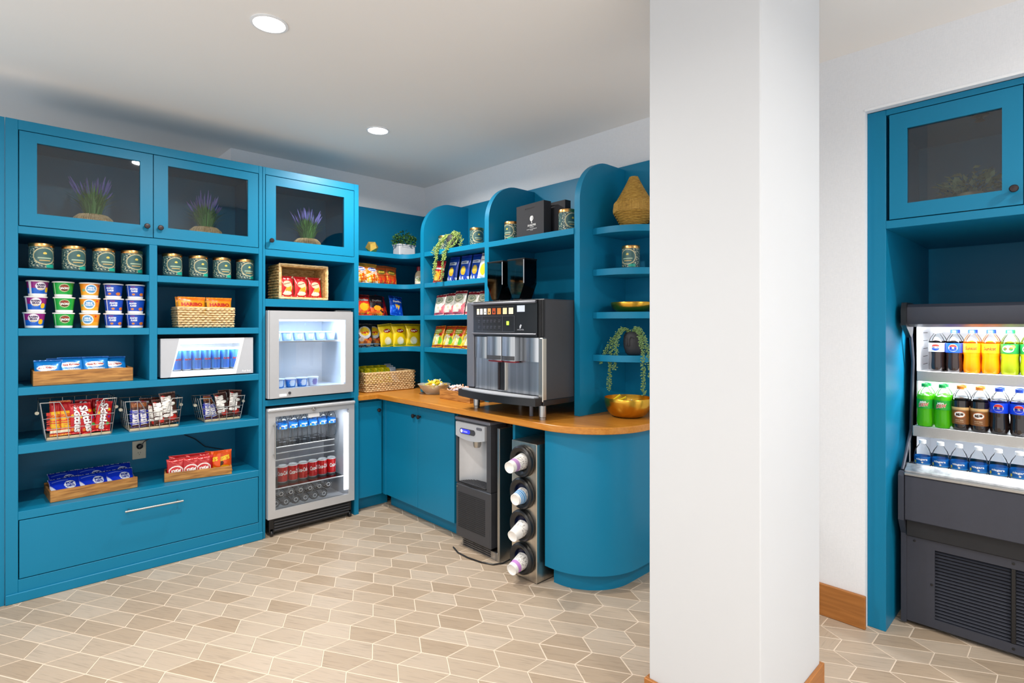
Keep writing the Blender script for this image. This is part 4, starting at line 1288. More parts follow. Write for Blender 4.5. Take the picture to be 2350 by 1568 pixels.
CUPS = {
    'raisin': cup_mesh(lambda u, v: layers('#8c1a78', band(0, .46, '#1a5fc4'), ell(.5, .62, .085, .34, '#e8e2ee'), ell(.62, .32, .045, .22, '#f3b81f'), rect(.30, .345, 0, 1, '#f0edf2'))(u, v),
                       [('RAISIN', 0, 0.070, 0.034, 0.012, '#3a1f52', 0.05), ('BRAN', 0, 0.056, 0.028, 0.012, '#3a1f52', 0.05), ('CRUNCH', 0, 0.043, 0.024, 0.007, '#c9b01e', 0.03)]),
    'apple': cup_mesh(lambda u, v: layers('#14a03c', ell(.5, .55, .085, .33, '#cfc9a0'), ell(.5, .55, .075, .28, '#5b3a22'), rect(.31, .33, 0, 1, '#dff0d8'))(u, v),
                      [('Apple', 0, 0.067, 0.026, 0.009, '#d8402a', 0.03), ('JACKS', 0, 0.053, 0.036, 0.016, '#f4f2ea', 0.06)]),
    'wheat': cup_mesh(lambda u, v: layers('#ef8f1c', band(0, .30, '#f3a62c'), ell(.5, .52, .105, .42, '#f2efe8'), ell(.5, .53, .085, .33, '#5b9bd0'), ell(.64, .8, .02, .09, '#d83a2a'), ell(.36, .42, .035, .12, '#8fae7a'))(u, v),
                      [('MINI', 0, 0.063, 0.026, 0.010, '#ffffff', 0.05), ('WHEATS', 0, 0.050, 0.036, 0.010, '#ffffff', 0.04)]),
    'flakes': cup_mesh(lambda u, v: layers('#1648b4', band(.9, 1, '#0f3a96'), ell(.46, .18, .03, .09, '#e0862a'), ell(.63, .18, .05, .14, '#dc7a26'), rect(.335, .352, 0, 1, '#e8ecf4'))(u, v),
                       [("Kellogg's", -0.012, 0.079, 0.020, 0.006, '#d63a4a', 0.02, 0.2), ('FROSTED', -0.008, 0.066, 0.036, 0.011, '#f2f6fc', 0.05, 0.2), ('FLAKES', -0.006, 0.051, 0.032, 0.012, '#f2f6fc', 0.05, 0.2)]),
}
cup_rim = MB().lathe([(CR1 - 0.001, 0.088), (CR1 + 0.0022, 0.090), (CR1 + 0.0024, 0.096), (CR1, 0.0972), (0.0, 0.0968)], 32, cap=False).mesh('lid', [MATS['paper_white']])
tiers = ['bottom', 'middle', 'top']
COLX = [('raisin', (0.164, 0.171, 0.178), 'purple and blue cereal cup'), ('apple', (0.285, 0.287, 0.283), 'green cereal cup'), ('wheat', (0.397,) * 3, 'orange cereal cup'),
        ('flakes', (0.504, 0.505, 0.503), 'blue cereal cup in the left blue column,'), ('flakes', (0.607,) * 3, 'blue cereal cup in the right blue column,')]
rndc = random.Random(5)
for ci, (kd, xs_, nm) in enumerate(COLX):
    for k in range(3):
        t = thing('cereal_cup', '%s at the %s of its stack' % (nm, tiers[k]) if 'column' not in nm else '%s %s of the stack' % (nm, tiers[k]), 'cereal cup',
                  (xs_[k], 3.805, 1.3845 + 0.0835 * k), -0.20 + 0.07 * ci * 0 + rndc.uniform(-.18, .28) + (0.3 if kd == 'raisin' and k == 2 else 0), 'stacked cereal cups')
        t.scale = (0.98, 0.98, 0.853)
        link('cup', CUPS[kd], t)
        link('lid', cup_rim, t)

# ------------------------------------------------------------------ woven baskets
def woven_basket(name, label, loc, rz, w, d, h, taper, mat, rows, per, seed=3, thick=0.012, rot=None):
    t = thing(name, label, 'basket', loc, rz, None, rot=rot)
    rnd = random.Random(seed)
    def wall_pt(s_, z):
        """walk round the basket, s_ in 0..1"""
        k = 1 - taper * (1 - z / h)
        W, Dp = w / 2 * k, d / 2 * k
        P_ = 2 * (w + d)
        q_ = s_ * P_
        if q_ < w: return (-W + 2 * W * q_ / w, -Dp, 0, -1)
        q_ -= w
        if q_ < d: return (W, -Dp + 2 * Dp * q_ / d, 1, 0)
        q_ -= d
        if q_ < w: return (W - 2 * W * q_ / w, Dp, 0, 1)
        q_ -= w
        return (-W, Dp - 2 * Dp * q_ / d, -1, 0)
    n = per
    for r in range(rows):
        z = h * (r + .5) / rows
        pts, rad = [], []
        for i in range(n):
            x, y, nx_, ny = wall_pt(i / n, z)
            o_ = 0.004 * (1 if (i + r) % 2 else -1)
            pts.append((x + nx_ * o_, y + ny * o_, z + rnd.uniform(-.0012, .0012)))
            rad.append(h / rows * (0.36 + 0.16 * ((i + r) % 2)) * rnd.uniform(.8, 1.15))
        MB().tube(pts, rad, 6, closed=True).build('woven_row', mat, t, sharp=80)
    rim = []
    for i in range(n):
        x, y, nx_, ny = wall_pt(i / n, h)
        rim.append((x, y, h + 0.002))
    MB().tube(rim, 0.0065, 6, closed=True).build('rim', mat, t, sharp=80)
    k = 1 - taper
    MB().box(-w / 2 * k, w / 2 * k, -d / 2 * k, d / 2 * k, 0.0, 0.006).build('base', mat, t)
    st = MB()
    for i in range(0, n, 4):
        x, y, nx_, ny = wall_pt(i / n, 0.01)
        x2, y2, _, _ = wall_pt(i / n, h)
        st.tube([(x - nx_ * .003, y - ny * .003, 0.004), (x2 - nx_ * .003, y2 - ny * .003, h)], 0.0028, 5)
    so_ = st.build('stakes', mat, t)
    so_['kind'] = 'stuff'
    return t

woven_basket('woven_basket', 'small pale woven basket holding orange gummy candy bags', (0.976, 3.855, 1.3870), 0, 0.318, 0.15, 0.118, 0.04, 'wicker_pale', 8, 68)
gum = bag_mesh(0.150, 0.160, 0.030, layers('#f5a010', band(.86, 1, '#ef7a0c'), band(0, .55, '#f7c21e')),
               [('HARIBO', 0.0, 0.71, 0.80, 0.14, '#c8201c', 0, 0.05, 0)], 3, mat='print_gloss')
place('candy_bag', gum, 'orange gummy candy bag on the left in the small woven basket', 'candy bag', 'gummy candy bags', (0.897, 3.800, 1.4150), 0.0, -0.05, s=1.0)
place('candy_bag', gum, 'orange gummy candy bag on the right in the small woven basket', 'candy bag', 'gummy candy bags', (1.053, 3.802, 1.4150), 0.03, -0.06, s=1.0)
place('candy_bag', gum, 'gummy candy bag behind the left front one in the small basket', 'candy bag', 'gummy candy bags', (0.892, 3.845, 1.4150), 0.0, -0.06)
place('candy_bag', gum, 'gummy candy bag behind the right front one in the small basket', 'candy bag', 'gummy candy bags', (1.050, 3.848, 1.4150), 0.0, -0.06)

# basket lying on its side in the cubby, with red packs
bk = thing('woven_crate', 'woven seagrass basket tipped on its side in the cubby with red snack packs', 'basket', (1.585, 3.77, 1.580), 0.0)
MB().tray(-0.170, 0.170, 0.0, 0.20, 0.0, 0.238, 0.016, 0, '-y').build('shell', 'wicker', bk)
rnd = random.Random(9)
for z in [0.012 + 0.0195 * i for i in range(12)]:
    for sx in (-1, 1):
        pts = [(sx * 0.171, 0.004 + 0.0125 * i, z + rnd.uniform(-.002, .002)) for i in range(16)]
        MB().tube(pts, [0.0085 * rnd.uniform(.7, 1.2) for _ in pts], 6).build('woven_row', 'wicker', bk, sharp=80)
for zz in (0.000, 0.238):
    MB().tube([(-0.172 + 0.344 * i / 26, 0.0, zz + (0.004 if zz < 0.1 else -0.002)) for i in range(27)], [0.0075 * rnd.uniform(.8, 1.15) for _ in range(27)], 6).build('rim', 'wicker_pale', bk, sharp=80)
for sx in (-1, 1):
    MB().tube([(sx * 0.168, -0.001, 0.004 + 0.232 * i / 18) for i in range(19)], [0.0078 * rnd.uniform(.8, 1.15) for _ in range(19)], 6).build('rim', 'wicker_pale', bk, sharp=80)
rp = bag_mesh(0.098, 0.145, 0.030, layers('#b3121c', band(.90, 1, '#d9b9a0'), ell(.02, .48, .36, .30, '#e9b98e'), ell(.10, .38, .22, .26, '#e8a22a'), ell(.0, .16, .32, .10, '#e9ddd0'), slant(1.2, .50, '#c01a20', True), ell(.02, .60, .30, .16, '#dfc2a2')),
              [('Popcorners', 0.0, 0.62, 0.56, 0.06, '#8a1616', 0.2, 0.03, 0.3)], 5)
for i, (x, nm) in enumerate(((1.478, 'left'), (1.580, 'middle'), (1.682, 'right'))):
    place('snack_pack', rp, '%s red snack pack inside the tipped woven basket' % nm, 'snack pack', 'red snack packs in the tipped basket', (x, 3.800 + 0.006 * i, 1.5975), 0.0, -0.14)

# ------------------------------------------------------------------ wooden trays
def wood_tray(label, loc, rz, w, d, h, t=0.010, mat='rustic_wood', notch=False):
    o = thing('wooden_tray', label, 'tray', loc, rz)
    MB().box(-w / 2, w / 2, 0, t, 0, h, 0.002).build('front_board', mat, o)
    MB().box(-w / 2, w / 2, d - t, d, 0, h, 0.002).build('back_board', mat, o)
    for sx in (-1, 1):
        x0 = sx * (w / 2 - t) if sx > 0 else -w / 2
        MB().box(x0, x0 + t, t + 0.0003, d - t - 0.0003, 0, h * (0.86 if notch else 1), 0.002).build('end_board', mat, o)
    MB().box(-w / 2 + t + 0.0003, w / 2 - t - 0.0003, t + 0.0003, d - t - 0.0003, 0.002, 0.008).build('bottom_board', mat, o)
    return o
wood_tray('wooden tray holding light blue snack packs on the left shelf', (0.374, 3.765, 1.0835), 0.0, 0.432, 0.26, 0.076)
bl = bag_mesh(0.120, 0.125, 0.028, layers('#1a8ae4', band(.9, 1, '#1568c0'), ell(-.05, .62, .36, .13, '#f3f6fa'), rect(-.34, .34, .36, .46, '#b9d8f2')),
              [('Rice Krispies', -0.02, 0.62, 0.66, 0.11, '#c2362e', 0.2, 0.04, 0.05), ('TREATS', 0.05, 0.42, 0.42, 0.08, '#ffffff', 0.1, 0.05, 0)], 8)
for i, (x, dz, rz, nm) in enumerate(((0.222, 0.0, -0.05, 'leftmost'), (0.322, 0.012, 0.02, 'second'), (0.428, 0.012, 0.0, 'third'), (0.520, 0.006, 0.16, 'rightmost'))):
    place('snack_pack', bl, '%s light blue snack pack in the upper wooden tray' % nm, 'snack pack', 'light blue snack packs', (x, 3.825 + 0.012 * (i % 2) + (0.02 if i == 3 else 0), 1.0935 + dz), rz, -0.32)
for i, (x, nm) in enumerate(((0.28, 'left'), (0.40, 'middle'), (0.50, 'right'))):
    place('snack_pack', bl, '%s light blue snack pack in the back row of the upper tray' % nm, 'snack pack', 'light blue snack packs', (x, 3.885, 1.0985), 0.05, -0.28)

wood_tray('long wooden tray of dark blue snack packs on the bottom shelf', (0.424, 3.800, 0.4565), 0.055, 0.392, 0.235, 0.062, notch=True)
pt = bag_mesh(0.138, 0.122, 0.030, layers('#1232c8', band(.88, 1, '#0d2496'), ell(.16, .40, .19, .24, '#e8eefa'), rect(-.42, .12, .70, .74, '#7f96e4'), slant(-2.2, -.50, '#dfe6fa', False)),
              [('POP', 0.16, 0.47, 0.26, 0.15, '#122a9a', 0, 0.06, 0.1), ('TARTS', 0.16, 0.31, 0.28, 0.13, '#122a9a', 0, 0.05, 0.1)], 12)
for i, (x, nm) in enumerate(((0.300, 'left'), (0.425, 'middle'), (0.548, 'right'))):
    for k, kk in enumerate(('front', 'back')):
        place('snack_pack', pt, '%s dark blue pastry pack in the %s row of the bottom tray' % (nm, kk), 'snack pack', 'dark blue pastry packs', (x + 0.003 * k, 3.832 + 0.006 * i + 0.085 * k, 0.4865 + 0.016 * k), 0.055 + 0.04 * (i - 1), -1.02, 0.05 * (i - 1))

wood_tray('short wooden tray of red and orange candy on the bottom shelf', (0.930, 3.775, 0.4565), -0.20, 0.362, 0.135, 0.052)
kk_ = bag_mesh(0.085, 0.098, 0.022, layers('#b10f16', band(.86, 1, '#cc1a1e'), ell(0, .38, .40, .26, '#efe6e2'), ell(0, .38, .34, .20, '#c2151b')),
               [('KitKat', 0.0, 0.38, 0.56, 0.17, '#f6f2ee', 0.25, 0.06, 0.15)], 15)
rs = bag_mesh(0.105, 0.120, 0.024, layers('#e2530e', ell(.05, .10, .5, .22, '#f0b01c'), ell(-.12, .42, .20, .13, '#4a2412')),
              [("REESE'S", 0.0, 0.62, 0.78, 0.20, '#f6d22a', 0.1, 0.06, 0.2)], 16)
rr = (-0.20)
def tray3(u, d): return (0.930 + u * cos(rr) - d * sin(rr), 3.775 + u * sin(rr) + d * cos(rr))
for i, (u, nm) in enumerate(((-0.120, 'left'), (-0.040, 'middle'), (0.028, 'right'))):
    for k in range(2):
        x, y = tray3(u + 0.012 * k, 0.030 + 0.032 * k)
        place('candy_pack', kk_, '%s red candy pack in the %s row of the short tray' % (nm, ('front', 'back')[k]), 'candy pack', 'red candy packs in the short tray', (x, y, 0.4665 + 0.014 * k), rr, -0.14, 0.0, 1.2)
x, y = tray3(0.075, 0.055)
place('candy_pack', rs, 'narrow orange candy pack turned sideways in the short tray', 'candy pack', 'orange candy packs in the short tray', (x, y, 0.4665), rr - 0.75, -0.05, s=1.12)
x, y = tray3(0.128, 0.045)
place('candy_pack', rs, 'orange candy pack at the right end of the short tray', 'candy pack', 'orange candy packs in the short tray', (x, y, 0.4665), rr + 0.1, -0.12, s=1.14)

# ------------------------------------------------------------------ wire candy baskets
def wire_basket(label, loc, rz, w0, w1, h, d):
    t = thing('wire_basket', label, 'basket', loc, rz)
    def X(s_, z): return s_ * (w0 + (w1 - w0) * z / h) / 2
    R_ = 0.0019
    zl = h * 0.58
    a, b = w1 * 0.24, w1 * 0.18
    fr_ = [(-w1 / 2, 0, h), (-w1 / 2 + a, 0, h), (-w1 / 2 + a + 0.018, 0, h * .80), (-w1 / 2 + a + 0.030, 0, zl), (w1 / 2 - b - 0.030, 0, zl), (w1 / 2 - b - 0.018, 0, h * .8), (w1 / 2 - b, 0, h), (w1 / 2, 0, h)]
    loop = fr_ + [(w1 / 2, d, h), (-w1 / 2, d, h)]
    MB().tube(loop, 0.0030, 6, closed=True).build('rim_wire', 'steel', t)
    n = max(5, int(w1 / 0.05))
    for yy, pf in ((0, 1), (d, 0)):
        for i in range(n + 1):
            s_ = -1 + 2 * i / n
            x1 = s_ * w1 / 2
            top = h if (not pf or x1 < -w1 / 2 + a + .01 or x1 > w1 / 2 - b - .01) else zl
            MB().tube([(s_ * w0 / 2, yy, 0.004), (X(s_, top), yy, top)], R_, 5).build('upright_wire', 'steel', t)
    for sx in (-1, 1):
        for k in range(1, 4):
            MB().tube([(sx * w0 / 2, d * k / 4, 0.004), (sx * w1 / 2, d * k / 4, h)], R_, 5).build('upright_wire', 'steel', t)
    for z in (0.004, h * 0.30, h * 0.58):
        hw = (w0 + (w1 - w0) * z / h) / 2
        MB().tube([(-hw, 0, z), (hw, 0, z), (hw, d, z), (-hw, d, z)], R_, 5, closed=True).build('hoop_wire', 'steel', t)
    MB().box(-w0 / 2 + .003, w0 / 2 - .003, .003, d - .003, 0.0, 0.003).build('liner', 'card', t)
    MB().box(-w0 / 2 + .003, w0 / 2 - .003, .0035, .0045, 0.003, 0.016).build('liner_edge', 'card', t)
    for sx in (-1, 1):
        MB().lathe([(0.0, -0.012), (0.009, -0.012), (0.010, 0.0), (0.009, 0.012), (0.0, 0.012)], 14, (sx * (w1 / 2 + 0.010), d * .35, h * .70), ax='y').build('handle_knob', 'ivory_plastic', t)
        MB().tube([(sx * (w1 / 2 + .008), d * .35, h * .70), (sx * (w1 / 2 + .004), d * .45, h * 1.03), (sx * w1 / 2, d * .6, h)], 0.0022, 5).build('handle_wire', 'steel', t)
    return t
wire_basket('large wire basket of red and yellow candy on the candy shelf', (0.350, 3.765, 0.7915), 0.0, 0.278, 0.325, 0.200, 0.26)
wire_basket('medium wire basket of brown candy in the middle of the candy shelf', (0.695, 3.765, 0.7915), 0.0, 0.246, 0.285, 0.172, 0.24)
wire_basket('small wire basket of brown candy at the right of the candy shelf', (1.072, 3.800, 0.7915), 0.0, 0.208, 0.264, 0.150, 0.20)
sk = bag_mesh(0.068, 0.150, 0.024, layers('#c8101a', ell(.30, .25, .12, .05, '#3fa03a'), ell(-.32, .60, .10, .05, '#e8b81f'), ell(.30, .72, .12, .045, '#e8b81f'), ell(-.30, .15, .12, .05, '#e07a1c'), ell(.34, .48, .08, .04, '#6a2a8a')),
              [('Skittles', 0.0, 0.50, 2.0, 0.24, '#7a0c2a', 0.1, 0.10, -pi / 2), ('Skittles', 0.0, 0.50, 1.96, 0.22, '#ffffff', 0.1, 0.04, -pi / 2)], 21)
sb_ = bag_mesh(0.044, 0.170, 0.022, layers('#f2b416', band(.70, 1, '#c00f1c'), band(0, .08, '#c8101a'), band(.08, .15, '#f3ead0')),
               [('STARBURST', 0.0, 0.42, 2.0, 0.42, '#d8321c', 0.1, 0.05, pi / 2)], 22)
mm_ = bag_mesh(0.070, 0.150, 0.024, layers('#4a2a22', ell(.12, .18, .26, .10, '#c8281e'), ell(-.30, .86, .14, .05, '#c8281e'), ell(.32, .60, .1, .04, '#3a8a3a'), band(.95, 1, '#6a4a40')),
               [("m&m's", 0.0, 0.54, 1.45, 0.42, '#f4efe8', 0.0, 0.08, -pi / 2), ("m&m's", 0.0, 0.54, 1.36, 0.36, '#f8f5ef', 0.0, 0.04, -pi / 2)], 23)
sn = bag_mesh(0.044, 0.150, 0.020, layers('#4a2214', band(.78, 1, '#8a4a1a'), rect(-.36, .36, .10, .68, '#f1eef0'), rect(-.5, -.36, .05, .72, '#2a2a8a')),
              [('SNICKERS', 0.0, 0.39, 1.86, 0.40, '#2430a8', 0.2, 0.06, pi / 2)], 24)
cs = 0.8075
def candy(kind, me, label, x, y, dz=0.0, rz=0.0, tilt=-0.15, roll=0.0, s=1.0):
    place('candy_pack', me, label, 'candy pack', kind, (x, y, cs + dz), rz, tilt, roll, s * 1.1)
candy('chewy candy sticks', sb_, 'leftmost yellow and red candy stick in the large wire basket', 0.250, 3.795)
candy('chewy candy sticks', sb_, 'second yellow and red candy stick in the large wire basket', 0.292, 3.797, rz=0.04)
for i, (x, y, dz, rl, nm) in enumerate(((0.345, 3.800, 0.0, 0.0, 'first'), (0.400, 3.796, 0.0, -0.22, 'second'), (0.450, 3.798, 0.002, 0.10, 'third'))):
    candy('red fruit candy bags', sk, '%s red fruit candy bag from the left in the large basket' % nm, x, y, dz, 0.05, -0.12, rl)
candy('red fruit candy bags', sk, 'red fruit candy bag squeezed beside the yellow sticks', 0.318, 3.812, -0.002, 0.35, -0.12, 0.10)
for i, (x, nm) in enumerate(((0.300, 'left'), (0.375, 'middle'), (0.440, 'right'))):
    candy('red fruit candy bags', sk, '%s red fruit candy bag in the back row of the large basket' % nm, x, 3.850 + 0.01 * i, 0.012, -0.1, -0.16, 0.06 * (i - 1))
candy('chocolate bars in the medium basket', sn, 'left chocolate bar with white panel in the medium wire basket', 0.606, 3.793, tilt=-0.10, s=0.9)
candy('chocolate bars in the medium basket', sn, 'right chocolate bar with white panel in the medium wire basket', 0.648, 3.795, tilt=-0.10, roll=-0.05, s=0.9)
candy('brown candy bags in the medium basket', mm_, 'lower left brown candy bag in the medium wire basket', 0.690, 3.800, -0.004, 0.3, -0.25, 0.15, 0.85)
candy('brown candy bags in the medium basket', mm_, 'middle brown candy bag in the medium wire basket', 0.732, 3.798, 0.0, 0.0, -0.15, -0.06, 0.92)
candy('brown candy bags in the medium basket', mm_, 'tallest brown candy bag at the right of the medium wire basket', 0.785, 3.797, 0.006, 0.0, -0.12, -0.10, 1.12)
for i, (x, nm) in enumerate(((0.665, 'left'), (0.725, 'middle'), (0.78, 'right'))):
    candy('brown candy bags in the medium basket', mm_, '%s brown candy bag in the back row of the medium basket' % nm, x, 3.855, 0.004, 0.1, -0.2, 0.08, 0.95)
candy('chocolate bars in the small basket', sn, 'chocolate bar with white panel in the small wire basket', 0.995, 3.828, tilt=-0.10, roll=-0.04, s=0.9)
candy('chocolate bars in the small basket', sn, 'tilted chocolate bar next to the brown bags in the small basket', 1.036, 3.832, -0.002, 0.2, -0.15, -0.22, 0.85)
candy('brown candy bags in the small basket', mm_, 'left brown candy bag in the small wire basket', 1.085, 3.830, 0.0, 0.0, -0.12, -0.12, 0.98)
candy('brown candy bags in the small basket', mm_, 'right brown candy bag in the small wire basket', 1.145, 3.832, 0.004, 0.0, -0.12, 0.10, 1.02)
candy('brown candy bags in the small basket', mm_, 'brown candy bag in the back row of the small wire basket', 1.11, 3.880, 0.006, 0.1, -0.15, 0.0, 1.0)

# ------------------------------------------------------------------ outlet and cord on the back panel
ol = thing('wall_outlet', 'cream double wall outlet with a dark plug at the back of the bottom shelf', 'outlet', (0.690, 4.1995, 0.600))
MB().box(-0.037, 0.037, -0.006, 0.0, -0.058, 0.058, 0.002).build('cover_plate', 'ivory_plastic', ol)
for z in (-0.022, 0.024):
    rc = MB().prism(pill(0, z, 0.034, 0.030), -0.0072, -0.0058, 'y').build('receptacle', 'ivory_plastic', ol)
    for sx in (-0.006, 0.006):
        MB().box(sx - 0.001, sx + 0.001, -0.0078, -0.0070, z + 0.000, z + 0.009).build('slot', 'black_plastic', rc)
    MB().lathe([(0.0022, -0.0078), (0.0, -0.0078)], 8, (0, 0, z - 0.007), ax='y', cap=False).build('slot', 'black_plastic', rc)
pc = thing('power_plug', 'black plug and thin cord running along the back of the bottom shelf', 'plug', (0.690, 4.19, 0.624))
MB().lathe([(0.016, 0.0), (0.017, -0.016), (0.010, -0.024), (0.0, -0.025)], 16, ax='y').build('plug_body', 'black_plastic', pc)
MB().tube([(0.0, -0.022, 0.0), (0.02, -0.03, 0.03), (0.10, -0.02, 0.075), (0.22, -0.005, 0.06), (0.32, 0.0, 0.0), (0.38, 0.0, -0.06), (0.50, 0.0, -0.10)], 0.003, 6).build('cord', 'black_plastic', pc)

# ------------------------------------------------------------------ lavender plants behind the glass
def lavender(loc, label, seed):
    t = thing('lavender_plant', label, 'plant', loc, 0.0, 'lavender plants behind the glass doors')
    t.scale = (1.0, 1.0, 1.12)
    rnd = random.Random(seed)
    MB().lathe([(0.0, 0.0), (0.075, 0.0), (0.098, 0.03), (0.100, 0.055), (0.085, 0.092), (0.062, 0.108), (0.055, 0.106), (0.0, 0.098)], 28).build('pot', 'wicker_pale', t)
    wv = MB()
    for k in range(64):
        a = 2 * pi * k / 64
        pts = []
        for (r, z) in ((0.100, 0.030), (0.103, 0.055), (0.088, 0.092), (0.066, 0.110)):
            aa = a + rnd.uniform(-.03, .03)
            pts.append((r * cos(aa), r * sin(aa), z))
        wv.tube(pts, 0.0042, 4)
    w_ = wv.build('raffia_fringe', 'wicker_pale', t)
    w_['kind'] = 'stuff'
    gb, fl = MB(), MB()
    for k in range(300):
        a = rnd.uniform(0, 2 * pi)
        out = 0.006 + 0.124 * rnd.random() ** 1.2
        hh = rnd.uniform(0.09, 0.185) * (1.12 - 3.0 * out)
        r0 = rnd.uniform(0, 0.04)
        p0 = Vector((r0 * cos(a), r0 * sin(a), 0.10))
        p1 = Vector(((r0 + out * .35) * cos(a), (r0 + out * .35) * sin(a), 0.10 + hh * .65))
        p2 = Vector(((r0 + out) * cos(a), (r0 + out) * sin(a), 0.10 + hh * rnd.uniform(.8, 1.05)))
        sd = Vector((-sin(a), cos(a), 0)) * 0.0028
        gb.add([p0 - sd, p0 + sd, p1 + sd * .9, p1 - sd * .9, p2], [(0, 1, 2, 3), (3, 2, 4)])
    for k in range(44):
        a = rnd.uniform(0, 2 * pi)
        out = rnd.uniform(0.0, 0.105)
        hh = rnd.uniform(0.15, 0.225) * (1.06 - 2.0 * out)
        p0 = Vector((0.02 * cos(a), 0.02 * sin(a), 0.10))
        p2 = Vector(((0.02 + out) * cos(a), (0.02 + out) * sin(a), 0.10 + hh))
        p1 = p0.lerp(p2, .62) + Vector((0, 0, 0.012))
        gb.tube([p0, p1], 0.0012, 4)
        fl.tube([p1, p1.lerp(p2, .3), p1.lerp(p2, .6), p2], [0.0015, 0.0046, 0.0038, 0.0008], 5)
    g_ = gb.build('blades', 'grass_blade', t, recalc=False)
    g_['kind'] = 'stuff'
    f_2 = fl.build('flower_spikes', 'lavender', t)
    f_2['kind'] = 'stuff'
    return t
lavender((0.425, 3.925, 1.9035), 'lavender plant in a woven pot behind the leftmost glass door', 1)
lavender((1.005, 3.925, 1.9035), 'lavender plant in a woven pot behind the middle glass door', 2)
lavender((1.672, 3.925, 1.9015), 'lavender plant in a woven pot behind the glass door over the freezer', 3)

# ------------------------------------------------------------------ cans and bottles in the coolers
def can_mesh(r, h, paint, arts):
    mb = MB()
    mb.grid(lambda a, b: lab_fn(r, 0)((a - .5) * 2 * pi * r, 0.010 + (h - 0.022) * b), 40, 20, col=paint)
    mb.lathe([(0.0, 0.004), (r * .72, 0.002), (r * .80, 0.0), (r, 0.010)], 28, col='#b9bcc0', cap=False)
    mb.lathe([(r, h - 0.012), (r * .84, h - 0.002), (r * .80, h), (r * .77, h - 0.003), (0.0, h - 0.004)], 28, col='#c9ccd0', cap=False)
    for a in arts:
        mb.text(a[0], lab_fn(r, 0.0006), w=a[3], h=a[4], cx=a[1], cy=a[2], col=a[5], bold=a[6], shear=a[7], rot=a[8])
    return mb.mesh('can', [MATS['print_foil']], recalc=False)
cola_can = can_mesh(0.033, 0.120, lambda u, v: '#d0141a', [('Coca-Cola', 0.0, 0.068, 0.076, 0.030, '#f6f2ee', 0.04, 0.3, 0.10)])
bull_can = can_mesh(0.0262, 0.136, lambda u, v: ('#2f74d8' if (int(v * 2) + (1 if 0.36 < u < 0.64 else 0)) % 2 else '#56a2ea') if not (0.355 < u < 0.372 or 0.628 < u < 0.645) else '#c9d3dc',
                    [('Red Bull', 0.0, 0.070, 0.040, 0.012, '#c8203a', 0.06, 0.2, 0.0)])
nn = ['leftmost', 'second', 'third', 'fourth', 'fifth', 'sixth', 'seventh', 'rightmost']
for i, x in enumerate((0.814, 0.868, 0.922, 0.976, 1.030, 1.084, 1.138, 1.182)):
    o = link('energy_drink_can', bull_can, None, (x, 3.800 if i < 7 else 3.86, 1.1225), (0, 0, 0.2))
    tag(o, '%s blue and silver can in the small white cooler' % nn[i], 'can', 'blue cans in the small white cooler')
    if i < 7:
        o = link('energy_drink_can', bull_can, None, (x - 0.018, 3.858, 1.1225), (0, 0, 0.1))
        tag(o, '%s blue can in the back row of the small white cooler' % nn[i], 'can', 'blue cans in the small white cooler')
for i, x in enumerate((1.478, 1.550, 1.622, 1.694, 1.766, 1.836)):
    o = link('cola_can', cola_can, None, (x, 3.880, 0.3025), (0, 0, (-0.3, 0.1, -0.5, 0.2, -0.2, 0.4)[i]))
    tag(o, '%s red cola can in the undercounter refrigerator' % (nn[i] if i < 5 else 'rightmost'), 'can', 'red cola cans in the refrigerator')
    bottle('water', (x, 3.880, 0.5805), 0.0, '%s water bottle on the top shelf of the refrigerator' % (nn[i] if i < 5 else 'rightmost'), 'water bottles on the refrigerator shelf')
    bottle('water', (x - 0.01, 3.955, 0.5805), 0.0, '%s water bottle in the second row of the refrigerator' % (nn[i] if i < 5 else 'rightmost'), 'water bottles on the refrigerator shelf')
def lying(x, z, lb):
    b_, d_, c_, l_ = KINDS['water']
    t = thing('drink_bottle', lb, 'bottle', (x, 3.800, z), 0, 'bottles lying in the refrigerator bottom', rot=(-pi / 2, 0, 0))
    link('body', b_, t)
    link('cap', c_, t)
    MB().lathe([(0.010, -0.0003), (0.012, -0.001), (0.014, -0.0003)], 16, cap=False).build('base_ring', 'white_plastic', t)
for k in range(6):
    lying(1.405 + 0.0675 * k, 0.1862, '%s bottle lying in the lower layer of the refrigerator bottom' % nn[k])
for k in range(6):
    lying(1.439 + 0.0675 * k, 0.2452, '%s bottle lying in the upper layer of the refrigerator bottom' % nn[k])

# freezer tubs
tubp = lambda c1_, c2_: (lambda u, v: layers(c1_, ell(.5, .5, .10, .40, c2_), band(.92, 1, '#f4f6fa'))(u, v))
def tub_mesh(c1_, c2_):
    mb = MB()
    mb.grid(lambda a, b: ((0.030 + 0.007 * b) * sin((a - .5) * 2 * pi), -(0.030 + 0.007 * b) * cos((a - .5) * 2 * pi), 0.002 + 0.056 * b), 40, 12, col=tubp(c1_, c2_))
    mb.lathe([(0.0, 0.001), (0.028, 0.0), (0.030, 0.002)], 28, col=c1_, cap=False)
    return mb.mesh('tub', [MATS['print_gloss']], recalc=False)
tub_lid = MB().lathe([(0.036, 0.054), (0.0395, 0.056), (0.0395, 0.062), (0.036, 0.064), (0.0, 0.0635)], 28, cap=False).mesh('lid', [MATS['white_plastic']])
tubs = {'blue': tub_mesh('#2f7fd0', '#e8f0fa'), 'pale': tub_mesh('#b9d4f2', '#f2f6fc'), 'white': tub_mesh('#dfe8f4', '#8a7fb8')}
def tub(kd, x, y, z, lb):
    t = thing('ice_cream_tub', lb, 'tub', (x, y, z), 0.1, 'tubs in the freezer')
    link('tub', tubs[kd], t)
    link('lid', tub_lid, t)
